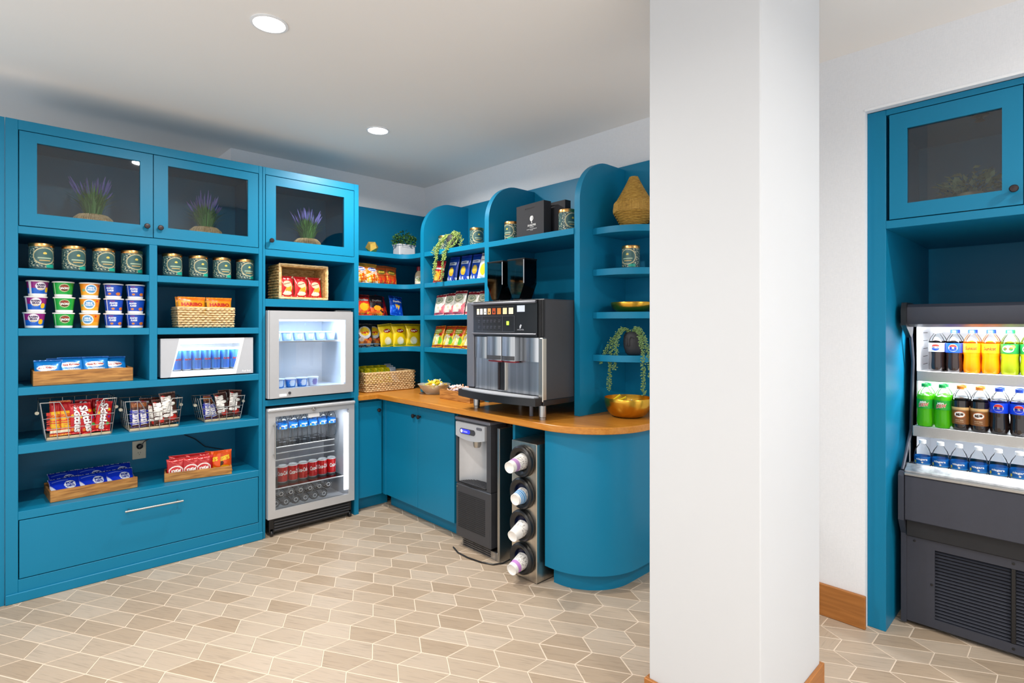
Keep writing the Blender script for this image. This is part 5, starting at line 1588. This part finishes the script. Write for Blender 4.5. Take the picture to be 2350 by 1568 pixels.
for i, (kd, x) in enumerate((('blue', 1.440), ('blue', 1.520), ('blue', 1.600), ('white', 1.680))):
    tub(kd, x, 3.845, 0.9675, ('leftmost blue tub on the freezer floor', 'second blue tub on the freezer floor', 'third blue tub on the freezer floor', 'white tub beside the blue ones on the freezer floor')[i])
for i in range(6):
    tub('pale', 1.425 + 0.0795 * i, 3.870, 1.2925, '%s pale tub on the upper freezer shelf' % (nn[i] if i < 5 else 'rightmost'))

# ------------------------------------------------------------------ things on the corner shelves (back wall)
ico = bmesh.new()
bmesh.ops.create_icosphere(ico, subdivisions=1, radius=0.052)
me = bpy.data.meshes.new('geometric_ornament')
for v_ in ico.verts:
    v_.co = Matrix.Rotation(0.32, 3, 'Y') @ Matrix.Rotation(0.55, 3, 'X') @ v_.co
ico.to_mesh(me)
zmin = min(v_.co.z for v_ in ico.verts)
ico.free()
me.materials.append(MATS['gold_paint'])
o = link('geometric_ornament', me, None, (2.175, 3.885, 1.9685 - zmin))
tag(o, 'gold faceted geometric ornament on the top corner shelf', 'ornament')

pl = thing('shrub_planter', 'small green shrub in a light grey rectangular planter on the corner shelf', 'plant', (2.500, 3.93, 1.9685), 0.0)
MB().box(-0.078, 0.078, -0.05, 0.05, 0, 0.098, 0.006).build('planter_box', 'ceramic_grey', pl)
MB().frame(-0.062, 0.062, 0.016, 0.080, 0.004, 0.004, 0.004, 0.004, -0.0525, -0.0502).build('panel_line', 'ceramic_grey', pl)
MB().box(-0.082, 0.082, -0.054, 0.054, 0.086, 0.101, 0.003).build('rim', 'ceramic_grey', pl)
MB().box(-0.070, 0.070, -0.043, 0.043, 0.099, 0.1025).build('soil', 'soil', pl)
f_ = MB()
leafy(f_, 420, 0.100, 0.125, 0.0085, 0.024, 11, (0, 0, 0.10), droop=0.6)
fo = f_.build('foliage', 'leaf', pl, recalc=False)
fo['kind'] = 'stuff'
st = MB()
rnd = random.Random(2)
for k in range(16):
    a = rnd.uniform(0, 2 * pi)
    st.tube([(0.02 * cos(a), 0.015 * sin(a), 0.10), (0.07 * cos(a), 0.045 * sin(a), 0.10 + rnd.uniform(.05, .11))], 0.0012, 4)
so_ = st.build('twigs', 'leaf', pl)
so_['kind'] = 'stuff'

O1, O2 = ['#f2b01e', '#e8780f', '#f7d04a', '#d85a0c'], ['#e8481a', '#f08a1e', '#c8261a', '#f6c050']
fritos = bag_mesh(0.110, 0.150, 0.036, layers('#e77a14', band(.80, 1, '#b98a2e'), slant(.5, .38, '#f2e2c8', False), food(1, 40, -.4, .4, .04, .42, .07, O1), slant(.5, .50, '#c8301a', False) if False else band(2, 3, '#ffffff'),
                         lambda u, v: '#f4e8da' if abs(v - (.52 + .35 * u)) < .02 or abs(v - (.45 + .35 * u)) < .015 else None, ell(.05, .68, .34, .11, '#f3f0f4'), ell(.05, .68, .30, .085, '#2438a8')),
                  [('Fritos', 0.05, 0.68, 0.50, 0.10, '#ffffff', 0.2, 0.05, 0.15)], 31)
hot = bag_mesh(0.112, 0.148, 0.036, layers('#b8521c', band(.86, 1, '#8a4a1a'), ell(0, .62, .34, .13, '#6b5a22'), food(4, 46, -.45, .45, .02, .42, .075, O2), band(.44, .48, '#8a2a14')), [('Fritos', 0.0, 0.63, 0.5, 0.10, '#d8b83a', 0.2, 0.05, 0.1)], 32)
YB_ = 3.850
for i, (me_, x, nm, rl) in enumerate(((fritos, 2.062, 'leftmost orange chip bag on the second corner shelf', 0.0), (fritos, 2.160, 'orange chip bag with blue logo on the second corner shelf', 0.04),
                                      (hot, 2.258, 'darker orange chip bag on the second corner shelf', -0.03), (hot, 2.345, 'rightmost dark orange chip bag slumping on the second corner shelf', 0.10))):
    place('chip_bag', me_, nm, 'chip bag', 'chip bags on the second corner shelf', (x, YB_ + 0.012 * i, 1.7265), 0.05, -0.22, rl, 1.08 - 0.03 * (i > 1))
pb = thing('snack_bottle', 'small bottle of pale snacks with a dark red cap on the corner shelf', 'bottle', (2.588, 3.84, 1.7265), 0.0)
MB().lathe([(0.0, 0.001), (0.033, 0.0), (0.036, 0.006), (0.036, 0.085), (0.028, 0.112), (0.017, 0.122), (0.017, 0.13), (0.0, 0.13)], 24).build('jar', 'card', pb)
MB().lathe([(0.0, 0.162), (0.018, 0.162), (0.021, 0.158), (0.021, 0.126), (0.0, 0.126)], 20).build('cap', 'cap_red', pb)
lb = MB()
lb.grid(lambda a, b: lab_fn(0.0364, 0)((a - .5) * 2 * pi * 0.0364, 0.008 + 0.072 * b), 40, 12, col=lambda u, v: layers('#e8e0c8', food(8, 30, .2, .8, .3, .95, .05, ['#c9b98a', '#8a9a6a', '#f4efe2'], 1.6), band(0, .12, '#8a1c28'))(u, v))
lb.build('label_wrap', 'print_gloss', pb, recalc=False)

nacho = bag_mesh(0.118, 0.152, 0.038, layers('#d8301a', band(.80, 1, '#7a1210'), band(.86, 1, '#5a0d0e'), food(6, 22, -.38, .38, .06, .50, .10, ['#f6b01a', '#f0801a', '#e85a14'], .8), ell(0, .38, .28, .18, '#f4b81e')),
                 [('Doritos', 0.0, 0.72, 0.70, 0.12, '#f6f2ee', 0.1, 0.06, 0.0)], 41)
spicy = bag_mesh(0.118, 0.152, 0.038, layers('#1a1012', food(7, 24, -.42, .42, .03, .44, .10, ['#e8641a', '#d8301a', '#f2a01e'], .8), ell(.02, .34, .26, .12, '#f2a51e'), band(.60, .64, '#5a1a16')),
                 [('Doritos', 0.0, 0.70, 0.66, 0.11, '#8a8480', 0.1, 0.06, 0.05)], 42)
ranch = bag_mesh(0.118, 0.152, 0.036, layers('#1450d0', band(.86, 1, '#0c2f8a'), food(9, 30, -.5, .5, 0, .9, .04, ['#2f7fe8', '#0f3fb0', '#3f94f0']), tri(0.08, .42, .16, '#f2c24a'), tri(-.08, .46, .13, '#eab63a')),
                 [('Doritos', 0.02, 0.70, 0.64, 0.11, '#f6f6f8', 0.1, 0.06, 0.0)], 43)
red = bag_mesh(0.118, 0.152, 0.036, layers('#a01218', food(5, 14, -.4, .4, .05, .4, .09, ['#d8301a', '#e8641a'])), [], 44)
for i, (me_, x, nm, rl, rz) in enumerate(((nacho, 2.090, 'red tortilla chip bag at the left of the third corner shelf', 0.0, 0.0), (spicy, 2.205, 'black and red tortilla chip bag on the third corner shelf', 0.06, 0.0),
                                      (red, 2.285, 'dark red chip bag wedged behind the blue one', 0.10, 0.5), (ranch, 2.395, 'blue tortilla chip bag on the third corner shelf', 0.12, 0.12))):
    place('chip_bag', me_, nm, 'chip bag', 'tortilla chip bags on the third corner shelf', (x, 3.850 + (0.045 if i == 2 else 0.008 * i), 1.4765), rz, -0.30, rl, 1.12)

bbq = bag_mesh(0.135, 0.165, 0.040, layers('#241f24', food(3, 16, -.4, .4, .05, .30, .10, ['#c8542a', '#8a4a2a', '#d88a3a']), ell(0, .62, .36, .26, '#c9ccd4'), ell(0, .66, .28, .18, '#e8c22a'), band(.10, .16, '#8a9aa8'), band(0, .04, '#5a7a8a'), ell(-.22, .34, .14, .10, '#b9aca4')),
               [("Lay's", 0.0, 0.62, 0.42, 0.12, '#b3261c', 0.1, 0.06, 0.05)], 51)
lays = bag_mesh(0.118, 0.165, 0.040, layers('#e8c80f', band(.90, 1, '#b8a018'), ell(-.02, .25, .22, .16, '#f4e8b0'), ell(.06, .22, .16, .12, '#f7efcf'), ell(.02, .68, .27, .09, '#a8281c')),
                [("Lay's", 0.02, 0.68, 0.40, 0.10, '#f6efe0', 0.1, 0.06, 0.1)], 52)
for i, (me_, x, nm, rl, rz) in enumerate(((bbq, 2.095, 'black chip bag with round grey emblem on the lowest corner shelf', 0.0, 0.0), (bbq, 2.195, 'black chip bag mostly hidden behind the yellow bag', 0.08, 0.0),
                                      (lays, 2.300, 'left yellow potato chip bag on the lowest corner shelf', -0.10, 0.05), (lays, 2.412, 'middle yellow potato chip bag on the lowest corner shelf', -0.03, 0.0),
                                      (lays, 2.528, 'right yellow potato chip bag half behind the upright', 0.02, -0.2))):
    place('chip_bag', me_, nm, 'chip bag', 'chip bags on the lowest corner shelf', (x, (3.850, 3.905, 3.852, 3.850, 3.835)[i], 1.2285), rz, -0.14, rl, 1.12)

woven_basket('woven_basket', 'long woven basket with yellow and silver snack packs on the worktop corner', (2.305, 3.915, CZ + 0.003), 0.0, 0.445, 0.20, 0.145, 0.03, 'wicker_pale', 10, 92, 7)
yp = bag_mesh(0.085, 0.125, 0.026, layers('#e0cf12', food(2, 30, -.45, .45, .1, .95, .09, ['#f2ea5a', '#c9b80e', '#f7f3b8', '#9aa81a'])), [], 61)
for i, (x, nm) in enumerate(((2.150, 'leftmost'), (2.205, 'second'), (2.260, 'third'), (2.318, 'fourth'))):
    for k, kk in enumerate(('front', 'back')):
        place('snack_pack', yp, '%s yellow snack pack in the %s row of the long woven basket' % (nm, kk), 'snack pack', 'yellow packs in the long basket', (x, 3.875 + 0.055 * k, CZ + 0.068 + 0.016 * k), 0.1 * (i % 2), -0.45, 0.05 * (i - 1.5))
sv = bag_mesh(0.060, 0.135, 0.022, layers('#aeb6c6', band(.2, .26, '#7a84a0'), band(.46, .52, '#d8dde8'), band(.7, .76, '#8690a8'), food(2, 12, -.4, .4, .1, .9, .08, ['#c9d0dc', '#8f98ac'])), [], 62)
for k, kk in enumerate(('front', 'middle', 'back')):
    place('snack_pack', sv, 'silver snack pack in the %s of the long woven basket' % kk, 'snack pack', 'silver packs in the long basket', (2.385, 3.868 + 0.036 * k, CZ + 0.060 + 0.012 * k), 0.0, -0.50)
br_ = bag_mesh(0.070, 0.090, 0.024, layers('#a8703a', food(3, 14, -.4, .4, .1, .9, .12, ['#c9955a', '#8a5426', '#e0b88a'])), [], 63)
place('snack_pack', br_, 'brown snack pack at the right end of the long woven basket', 'snack pack', None, (2.455, 3.890, CZ + 0.022), 0.2, -0.5)

# ------------------------------------------------------------------ first bay of the right-hand wall shelves
def strand_plant(name, label, loc, rz, pot, strands, leafmat, seed, face=False, s=1.0):
    t = thing(name, label, 'plant', loc, rz)
    body = MB().lathe(pot, 28)
    body.build('pot', 'planter_black', t, sharp=60)
    if face:
        zc = 0.075
        MB().tube([(-0.026, -0.0535, zc + .026), (-0.012, -0.0585, zc + .030), (-0.006, -0.0600, zc + .018), (-0.006, -0.0600, zc - .020), (0.010, -0.0595, zc - .022), (0.012, -0.0590, zc + .016), (0.018, -0.0575, zc + .030), (0.034, -0.0490, zc + .024)], 0.0032, 6).build('face_relief', 'planter_black', t)
    rnd = random.Random(seed)
    for k, pts in enumerate(strands):
        mb = MB()
        V_ = [Vector(p) for p in pts]
        mb.tube(V_, 0.0014, 4)
        n = 0
        for a, b in zip(V_[:-1], V_[1:]):
            seg = (b - a).length
            m_ = max(2, int(seg / 0.0052))
            for j in range(m_):
                c = a.lerp(b, j / m_)
                for q_ in range(3):
                    ang = rnd.uniform(0, 2 * pi)
                    dd = Vector((cos(ang), sin(ang), rnd.uniform(-.5, .5))).normalized()
                    ctr = c + dd * rnd.uniform(.005, .015)
                    r_b = rnd.uniform(.0034, .0052)
                    u_ = dd.orthogonal().normalized()
                    w_ = dd.cross(u_)
                    mb.add([ctr + dd * r_b * 1.3, ctr - dd * r_b * 1.3, ctr + u_ * r_b, ctr - u_ * r_b, ctr + w_ * r_b, ctr - w_ * r_b],
                           [(0, 2, 4), (0, 4, 3), (0, 3, 5), (0, 5, 2), (1, 4, 2), (1, 3, 4), (1, 5, 3), (1, 2, 5)])
        so = mb.build('trailing_strand', leafmat, t, recalc=False)
        so['kind'] = 'stuff'
    return t
head = [(0.0, 0.0), (0.034, 0.0), (0.046, 0.012), (0.057, 0.045), (0.060, 0.080), (0.056, 0.112), (0.046, 0.130), (0.036, 0.134), (0.034, 0.128), (0.0, 0.124)]
# local x along -Y (to the right in the picture), local y away from the viewer
strand_plant('trailing_plant', 'trailing string plant in a dark pot hanging over the wall shelf edge', (2.520, 3.290, 1.9685), RB, [(r * .82, z * .85) for r, z in head],
             [[(-0.02, -0.02, 0.11), (-0.05, -0.05, 0.10), (-0.075, -0.088, 0.03), (-0.095, -0.098, -0.10), (-0.105, -0.100, -0.215)],
              [(0.0, -0.03, 0.11), (-0.04, -0.055, 0.08), (-0.105, -0.085, 0.02), (-0.13, -0.096, -0.03)],
              [(0.02, -0.02, 0.11), (0.05, -0.04, 0.125), (0.085, -0.05, 0.085), (0.05, -0.075, 0.03), (0.012, -0.095, -0.03), (0.004, -0.098, -0.14), (-0.010, -0.100, -0.245)],
              [(0.02, 0.0, 0.11), (0.06, -0.02, 0.13), (0.098, -0.03, 0.075), (0.075, -0.055, 0.02), (0.025, -0.092, -0.02), (0.020, -0.097, -0.09)],
              [(-0.02, 0.0, 0.11), (-0.04, -0.03, 0.115), (-0.06, -0.06, 0.05), (-0.085, -0.092, -0.02), (-0.088, -0.100, -0.15)],
              [(0.03, 0.01, 0.11), (0.07, 0.0, 0.12), (0.105, 0.0, 0.06), (0.10, -0.02, 0.01)]], 'leaf_lime', 5)

XB_ = 2.560
redb = bag_mesh(0.105, 0.150, 0.036, layers('#b01420', band(.60, .67, '#d8d4dc'), ell(-.05, .30, .34, .18, '#f0b42a'), food(4, 16, -.35, .3, .1, .45, .09, ['#f6d05a', '#e8921a', '#f2b83a']), band(0, .10, '#e0581a'), slant(2.2, -1.05, '#8a0f1a', False)), [], 71)
blueb = bag_mesh(0.105, 0.168, 0.034, layers('#163f9c', band(.88, 1, '#1a2f9a'), rect(-.34, .36, .66, .77, '#d3dcea'), ell(0, .40, .24, .17, '#c9a52e'), ell(.02, .44, .17, .09, '#e0bf4a'), band(0, .17, '#d9e2f0'), food(5, 10, -.45, .45, 0, .15, .09, ['#2f4fb8', '#f2f5fa'])),
                 [('POPCHIPS', 0.01, 0.715, 0.52, 0.05, '#2c4a6a', 0, 0.04, 0)], 72)
whiteb = bag_mesh(0.115, 0.160, 0.036, layers('#eef0ea', band(.88, 1, '#8a7a80'), ell(.0, .36, .24, .22, '#f2cf2e'), ell(.06, .52, .14, .09, '#f4d84a'), rect(.40, .5, .1, .5, '#2f7a3a')), [('POPCHIPS', 0.0, 0.72, 0.56, 0.05, '#b06a6a', 0, 0.03, 0)], 73)
for i, (me_, y, x, nm, rl) in enumerate(((redb, 3.470, 2.505, 'red chip bag leaning at the left of the upper wall shelf', 0.12), (blueb, 3.335, 2.540, 'leftmost dark blue chip bag behind the trailing strands', 0.04),
                                      (blueb, 3.195, 2.545, 'middle dark blue chip bag on the upper wall shelf', 0.02), (blueb, 3.075, 2.555, 'right dark blue chip bag on the upper wall shelf', 0.03),
                                      (whiteb, 2.945, 2.520, 'white and yellow chip bag at the right of the upper wall shelf', 0.14))):
    place('chip_bag', me_, nm, 'chip bag', 'chip bags on the upper wall shelf', (x, y, 1.7265), RB, -0.16, rl, 1.17)
pop = bag_mesh(0.128, 0.165, 0.042, layers('#efe8da', band(.86, 1, '#a81820'), band(0, .12, '#d8485a'), slant(1.0, .03, '#e06a78', False), ell(0, .68, .36, .17, '#8f9a78'), ell(0, .68, .30, .13, '#d8d4ba'), ell(.02, .70, .22, .06, '#5a7a5a'), ell(0, .34, .30, .10, '#f6f1e4'), food(12, 10, -.3, .3, .22, .4, .05, ['#e2d8b8', '#f8f4ea'])),
               [('POPCORN', 0.0, 0.70, 0.40, 0.045, '#f2efe2', 0.1, 0.04, 0.05)], 81)
for i, (y, dx, nm, sc_) in enumerate(((3.470, 0.0, 'leftmost', .95), (3.360, 0.012, 'second', 1.0), (3.245, 0.010, 'third', 1.08), (3.110, 0.02, 'fourth', 1.0), (2.985, 0.02, 'rightmost', 1.0))):
    place('popcorn_bag', pop, '%s cream and red snack bag on the third wall shelf' % nm, 'chip bag', 'cream and red bags on the third wall shelf', (2.520 + dx, y, 1.4765), RB, -0.22, 0.03 * (i - 2), sc_ * 1.06)
veg = bag_mesh(0.122, 0.162, 0.038, layers('#f0c81a', band(.84, 1, '#d8480f'), band(0, .10, '#d8430f'), band(.60, .84, '#d8621a'), ell(0, .72, .36, .12, '#8a9a2a'), ell(-.05, .32, .36, .20, '#f4f0d0'), ell(.30, .30, .16, .16, '#6ab82a'), food(3, 16, -.4, .3, .15, .5, .06, ['#f8f6e6', '#f2d84a', '#e8e0a0'], 1.6), ell(.30, .56, .14, .06, '#c8261a')),
               [('Veggie', 0.0, 0.76, 0.56, 0.07, '#f4efa0', 0.1, 0.05, 0.05), ('Straws', 0.0, 0.68, 0.50, 0.06, '#f4efa0', 0.1, 0.05, 0.05)], 91)
for i, (y, dx, nm) in enumerate(((3.480, 0.0, 'leftmost'), (3.360, 0.010, 'second'), (3.245, 0.008, 'third'), (3.130, 0.012, 'rightmost'))):
    place('chip_bag', veg, '%s orange and yellow snack bag on the lowest wall shelf' % nm, 'chip bag', 'orange and yellow bags on the lowest wall shelf', (2.505 + dx, y, 1.2285), RB, -0.30, 0.04 * (i - 1.5), 1.08)
    place('chip_bag', veg, '%s orange bag in the back row of the lowest wall shelf' % nm, 'chip bag', 'orange and yellow bags on the lowest wall shelf', (2.575 + dx, y - 0.02, 1.2285), RB, -0.16, 0.03)

# ------------------------------------------------------------------ on the worktop
def wrapped(mb, n, cx, cy, rx, ry, z0, hz, cols, seed, sz=0.014):
    rnd = random.Random(seed)
    for i in range(n):
        a, q_ = rnd.uniform(0, 2 * pi), sqrt(rnd.random())
        x, y = cx + rx * q_ * cos(a), cy + ry * q_ * sin(a)
        z = z0 + hz * (1 - q_ * q_ * .8) * rnd.uniform(.75, 1.0)
        d = Vector((rnd.uniform(-1, 1), rnd.uniform(-1, 1), rnd.uniform(-.3, .5))).normalized()
        p = Vector((x, y, z))
        s_ = sz * rnd.uniform(.8, 1.2)
        mb.tube([p - d * s_ * 1.6, p - d * s_ * .9, p - d * s_ * .6, p, p + d * s_ * .6, p + d * s_ * .9, p + d * s_ * 1.6], [s_ * .5, s_ * .12, s_ * .5, s_ * .6, s_ * .5, s_ * .12, s_ * .5], 6, col=rnd.choice(cols))
gb = thing('glass_bowl', 'shallow glass bowl of yellow wrapped candy on the worktop', 'bowl', (2.455, 3.440, CZ), 0.0)
MB().lathe([(0.0, 0.004), (0.062, 0.0), (0.074, 0.010), (0.105, 0.045), (0.122, 0.070), (0.126, 0.074), (0.122, 0.0745), (0.102, 0.048), (0.070, 0.014), (0.0, 0.009)], 36).build('bowl', 'frosted_glass', gb)
wc = MB()
wrapped(wc, 60, 2.455, 3.430, 0.080, 0.080, CZ + 0.030, 0.072, ['#f2ea3a', '#e8e06a', '#f6f2d8', '#e0b02a', '#f4eef0'], 4, 0.016)
o = wc.build('wrapped_candy', 'print_gloss')
tag(o, 'heap of yellow and white wrapped candy in the glass bowl', 'candy', None, 'stuff')
wb = thing('wooden_box', 'brown wooden box of pale pink wrapped candy beside the coffee machine', 'box', (2.325, 3.010, CZ), RB - 0.02)
w2, d2, h2 = 0.350, 0.19, 0.068
MB().box(-w2 / 2, w2 / 2, -0.01, 0.0, 0, h2, 0.002).build('front_board', 'rustic_wood', wb)
MB().box(-w2 / 2, w2 / 2, d2 - .01, d2, 0, h2, 0.002).build('back_board', 'rustic_wood', wb)
for x0 in (-w2 / 2, w2 / 2 - .01):
    MB().box(x0, x0 + .01, 0.0003, d2 - .0103, 0, h2, 0.002).build('end_board', 'rustic_wood', wb)
MB().box(-w2 / 2 + .0103, w2 / 2 - .0103, 0.0003, d2 - .0103, 0.002, 0.008).build('bottom_board', 'rustic_wood', wb)
wc = MB()
for j in range(5):
    wrapped(wc, 26, 2.42, 3.135 - 0.055 * j, 0.060, 0.040, CZ + 0.040, 0.050, ['#e8c4bc', '#f2e4de', '#d8a096', '#f6f0ee', '#c9b0c0', '#e0b08a'], 20 + j, 0.014)
o = wc.build('wrapped_candy', 'print_gloss')
tag(o, 'heap of pale pink wrapped candy in the wooden box', 'candy', None, 'stuff')

# ------------------------------------------------------------------ middle bay: paper bags
def paper_bag(label, loc, rz, w, h, d, logo):
    t = thing('paper_bag', label, 'bag', loc, rz, 'black paper bags')
    # front with a die-cut handle, sides, back
    hx, hz0, hz1 = w * .17, h * .845, h * .885
    out = [(-w / 2, 0), (0, 0), (w / 2, 0), (w / 2, h), (0, h), (-w / 2, h)]
    inn = [(-hx, hz0), (0, hz0), (hx, hz0), (hx, hz1), (0, hz1), (-hx, hz1)]
    MB().ring(out, inn, 0.0, 0.0012).build('front_sheet', 'paper_black', t)
    MB().ring(out, inn, d - .0012, d).build('back_sheet', 'paper_black', t)
    for x in (-w / 2, w / 2 - .0012):
        MB().prism([(0.0012, 0), (d - .0012, 0), (d - .0012, h), (d * .5, h), (0.0012, h)], x, x + .0012, 'x').build('side_sheet', 'paper_black', t)
    MB().box(-w / 2 + .0013, w / 2 - .0013, .0013, d - .0013, 0.0, 0.001).build('bottom_sheet', 'paper_black', t)
    if logo:
        f = lambda x, y: (x + 0.02, -0.0006, y)
        g_ = MB()
        pts = []
        for i in range(20):                       # round tree crown in two halves
            a = 2 * pi * i / 20
            pts.append((0.016 * cos(a), h * .56 + 0.018 * sin(a)))
        g_.add([f(-.002, h * .56)] + [f(x - .002 if x < .003 else .003, y) for x, y in pts], [(0, i + 1, (i + 1) % 20 + 1) for i in range(20)])
        g_.add([f(.0055, h * .56 + .0175), f(.0125, h * .56 + .014), f(.0155, h * .56), f(.011, h * .56 - .012), f(.006, h * .56 - .015), f(.009, h * .56)], [(0, 1, 2, 5), (5, 2, 3, 4)])
        g_.add([f(-.002, h * .56 - .017), f(.001, h * .56 - .017), f(.002, h * .56 - .027), f(.007, h * .56 - .030), f(-.008, h * .56 - .030), f(-.003, h * .56 - .027)], [(0, 1, 2, 5), (5, 2, 3, 4)])
        g_.text('DOUBLETREE', f, w=0.080, h=0.012, cy=h * .37, bold=0.01)
        g_.text('BY HILTON', f, w=0.036, h=0.006, cy=h * .31)
        g_.text('HOTELS SUITES RESORTS', f, w=0.100, h=0.0045, cy=h * .255)
        g_.text('CLUBS', f, w=0.026, h=0.004, cy=h * .225)
        g_.build('printed_logo', 'paper_white', t, recalc=False)
    return t
paper_bag('black paper gift bag with white tree logo on the middle wall shelf', (2.520, 2.480, 1.9625), RB - 0.10, 0.275, 0.222, 0.06, True)
paper_bag('plain black paper bag standing behind the one with the logo', (2.600, 2.380, 1.9625), RB - 0.05, 0.275, 0.222, 0.05, False)

# ------------------------------------------------------------------ rounded end shelves
vs = thing('wicker_vase', 'bottle-shaped golden wicker vase on the top end shelf', 'vase', (2.72, 1.825, 1.9685), 0.0)
prof = [(0.0, 0.0), (0.070, 0.0), (0.078, 0.006), (0.104, 0.070), (0.116, 0.088)]
MB().lathe([(0.0, 0.004), (0.068, 0.002), (0.098, 0.068), (0.110, 0.088), (0.106, 0.140), (0.080, 0.175), (0.044, 0.235), (0.026, 0.285), (0.022, 0.297), (0.0, 0.297)], 36).build('lining', 'rattan', vs)
low_, mid_, top_ = MB(), MB(), MB()
for k in range(13):
    z = 0.003 + 0.0068 * k
    r = 0.070 + 0.044 * (k / 12)
    low_.tube([((r + .002 * sin(6 * a + k * pi)) * cos(a), (r + .002 * sin(6 * a + k * pi)) * sin(a), z) for a in [2 * pi * j / 48 for j in range(48)]], 0.0030, 5, closed=True)
for k in range(84):
    a = 2 * pi * k / 84
    mid_.tube([(0.114 * cos(a), 0.114 * sin(a), 0.088), (0.1155 * cos(a), 0.1155 * sin(a), 0.104), (0.111 * cos(a), 0.111 * sin(a), 0.140), (0.103 * cos(a), 0.103 * sin(a), 0.150)], 0.0044, 5)
for k in range(30):
    z = 0.150 + 0.0050 * k
    t_ = k / 29
    r = 0.078 * (1 - t_) ** 1.1 + 0.0235
    top_.tube([((r + .0016 * sin(9 * a + k * pi)) * cos(a), (r + .0016 * sin(9 * a + k * pi)) * sin(a), z) for a in [2 * pi * j / 40 for j in range(40)]], 0.0029, 5, closed=True)
for mb_, nm in ((low_, 'woven_foot'), (mid_, 'reed_band'), (top_, 'woven_neck')):
    o = mb_.build(nm, 'rattan', vs)
    o['kind'] = 'stuff'
def bowl(name, label, loc, r, h, mat='gold', thick=0.002):
    pr_, n = [], 12
    for i in range(n + 1):
        a = (pi / 2) * i / n
        pr_.append((r * (0.42 + 0.58 * sin(a)) if i else 0.0, h * (1 - cos(a)) ** 1.15))
    pr_.insert(1, (r * 0.40, 0.0))
    inner = [(max(0.0, x - thick), z + thick) for x, z in pr_[::-1]]
    inner[-1] = (0.0, thick)
    o = MB().lathe(pr_ + inner, 48, cap=False).build(name, mat, sharp=60)
    o.location = loc
    return tag(o, label, 'bowl')
bowl('gold_bowl', 'shallow empty gold bowl on the third rounded end shelf', (2.72, 1.838, 1.4765), 0.122, 0.056)
bowl('gold_bowl', 'deep gold bowl with wrapped candy on the worktop end', (2.64, 1.810, CZ + 0.0005), 0.134, 0.108)
wc = MB()
wrapped(wc, 26, 2.64, 1.81, 0.085, 0.085, CZ + 0.050, 0.035, ['#e0c04a', '#c8a0d8', '#f2e4b0', '#d86a5a', '#b98a2a'], 33, 0.016)
for (p0, p1) in (((2.57, 1.875, CZ + 0.085), (2.60, 1.835, CZ + 0.125)), ((2.585, 1.86, CZ + 0.08), (2.61, 1.80, CZ + 0.115))):
    wc.tube([p0, p1], 0.006, 6, col='#e8c81e')
o = wc.build('wrapped_candy', 'print_gloss')
tag(o, 'handful of mixed wrapped candy in the deep gold bowl', 'candy', None, 'stuff')
strand_plant('trailing_plant', 'trailing string plant in a black face-shaped planter on the lowest end shelf', (2.690, 1.805, 1.2285), RB, head,
             [[(-0.02, -0.02, 0.135), (-0.055, -0.05, 0.150), (-0.095, -0.085, 0.08), (-0.13, -0.11, 0.0), (-0.155, -0.12, -0.055)],
              [(-0.01, -0.02, 0.135), (-0.04, -0.05, 0.158), (-0.075, -0.085, 0.09), (-0.088, -0.10, 0.0), (-0.092, -0.105, -0.10), (-0.100, -0.105, -0.205)],
              [(-0.01, -0.03, 0.135), (-0.03, -0.06, 0.150), (-0.052, -0.09, 0.09), (-0.054, -0.10, 0.0), (-0.062, -0.10, -0.085)],
              [(0.02, -0.02, 0.135), (0.05, -0.04, 0.160), (0.085, -0.06, 0.10), (0.112, -0.08, 0.02), (0.118, -0.085, -0.08), (0.120, -0.085, -0.215)],
              [(0.02, -0.01, 0.135), (0.06, -0.03, 0.155), (0.105, -0.05, 0.09), (0.140, -0.06, 0.0), (0.150, -0.06, -0.12)],
              [(0.0, 0.0, 0.135), (0.035, -0.03, 0.162), (0.075, -0.05, 0.12), (0.095, -0.06, 0.05)]], 'leaf_dusty', 8, True)

# ------------------------------------------------------------------ paper cups in the dispenser
def paper_cup(z, band_c, ln_, nm, dz, yaw_):
    R0, R1 = 0.0300, 0.0445
    t = thing('paper_cup', nm, 'cup', (2.1285, 2.143, z), 0, 'paper cups in the dispenser', rot=(0, 0, 0))
    # axis points out of the dispenser (-X), drooping a little
    t.rotation_euler = Matrix(((0, 1, 0), (0, 0, 1), (1, 0, 0))).to_euler() if False else (0, math.radians(-90 - dz), yaw_)
    rnd = random.Random(int(z * 1000))
    mb = MB()
    def pt_(u, v):
        r, sgn = (0.0, 0)
        if band_c and (.30 if callable(band_c) else .62) < v < (.86 if callable(band_c) else .80): return band_c if not callable(band_c) else band_c(v)
        if .12 < v < .58 and noise.noise(Vector((u * 40, v * 14, z * 9))) > .22: return '#9a9794'
        return '#efece8'
    mb.grid(lambda a, b: ((R1 + (R0 - R1) * b) * cos(2 * pi * a), (R1 + (R0 - R1) * b) * sin(2 * pi * a), ln_ * b), 44, 24, col=pt_)
    mb.build('sleeve', 'print_matte', t, recalc=False)
    MB().lathe([(R0, ln_), (R0 + .001, ln_ + .002), (R0 - .002, ln_ + .002), (R0 - .003, ln_ - .006), (0.0, ln_ - .007)], 32, cap=False).build('cup_base', 'paper_white', t)
    return t
paper_cup(0.652, '#b48ac0', 0.128, 'top paper cup with lilac band in the dispenser tower', 5, 0.16)
paper_cup(0.462, lambda v: '#4a9ad8' if int(v * 22) % 3 else '#e8eef4', 0.072, 'paper cup with blue stripes in the second dispenser opening', 6, 0.10)
paper_cup(0.284, None, 0.098, 'plain printed paper cup in the third dispenser opening', 12, 0.12)
paper_cup(0.104, '#c48ad0', 0.104, 'bottom paper cup with lilac band in the dispenser tower', 10, 0.12)
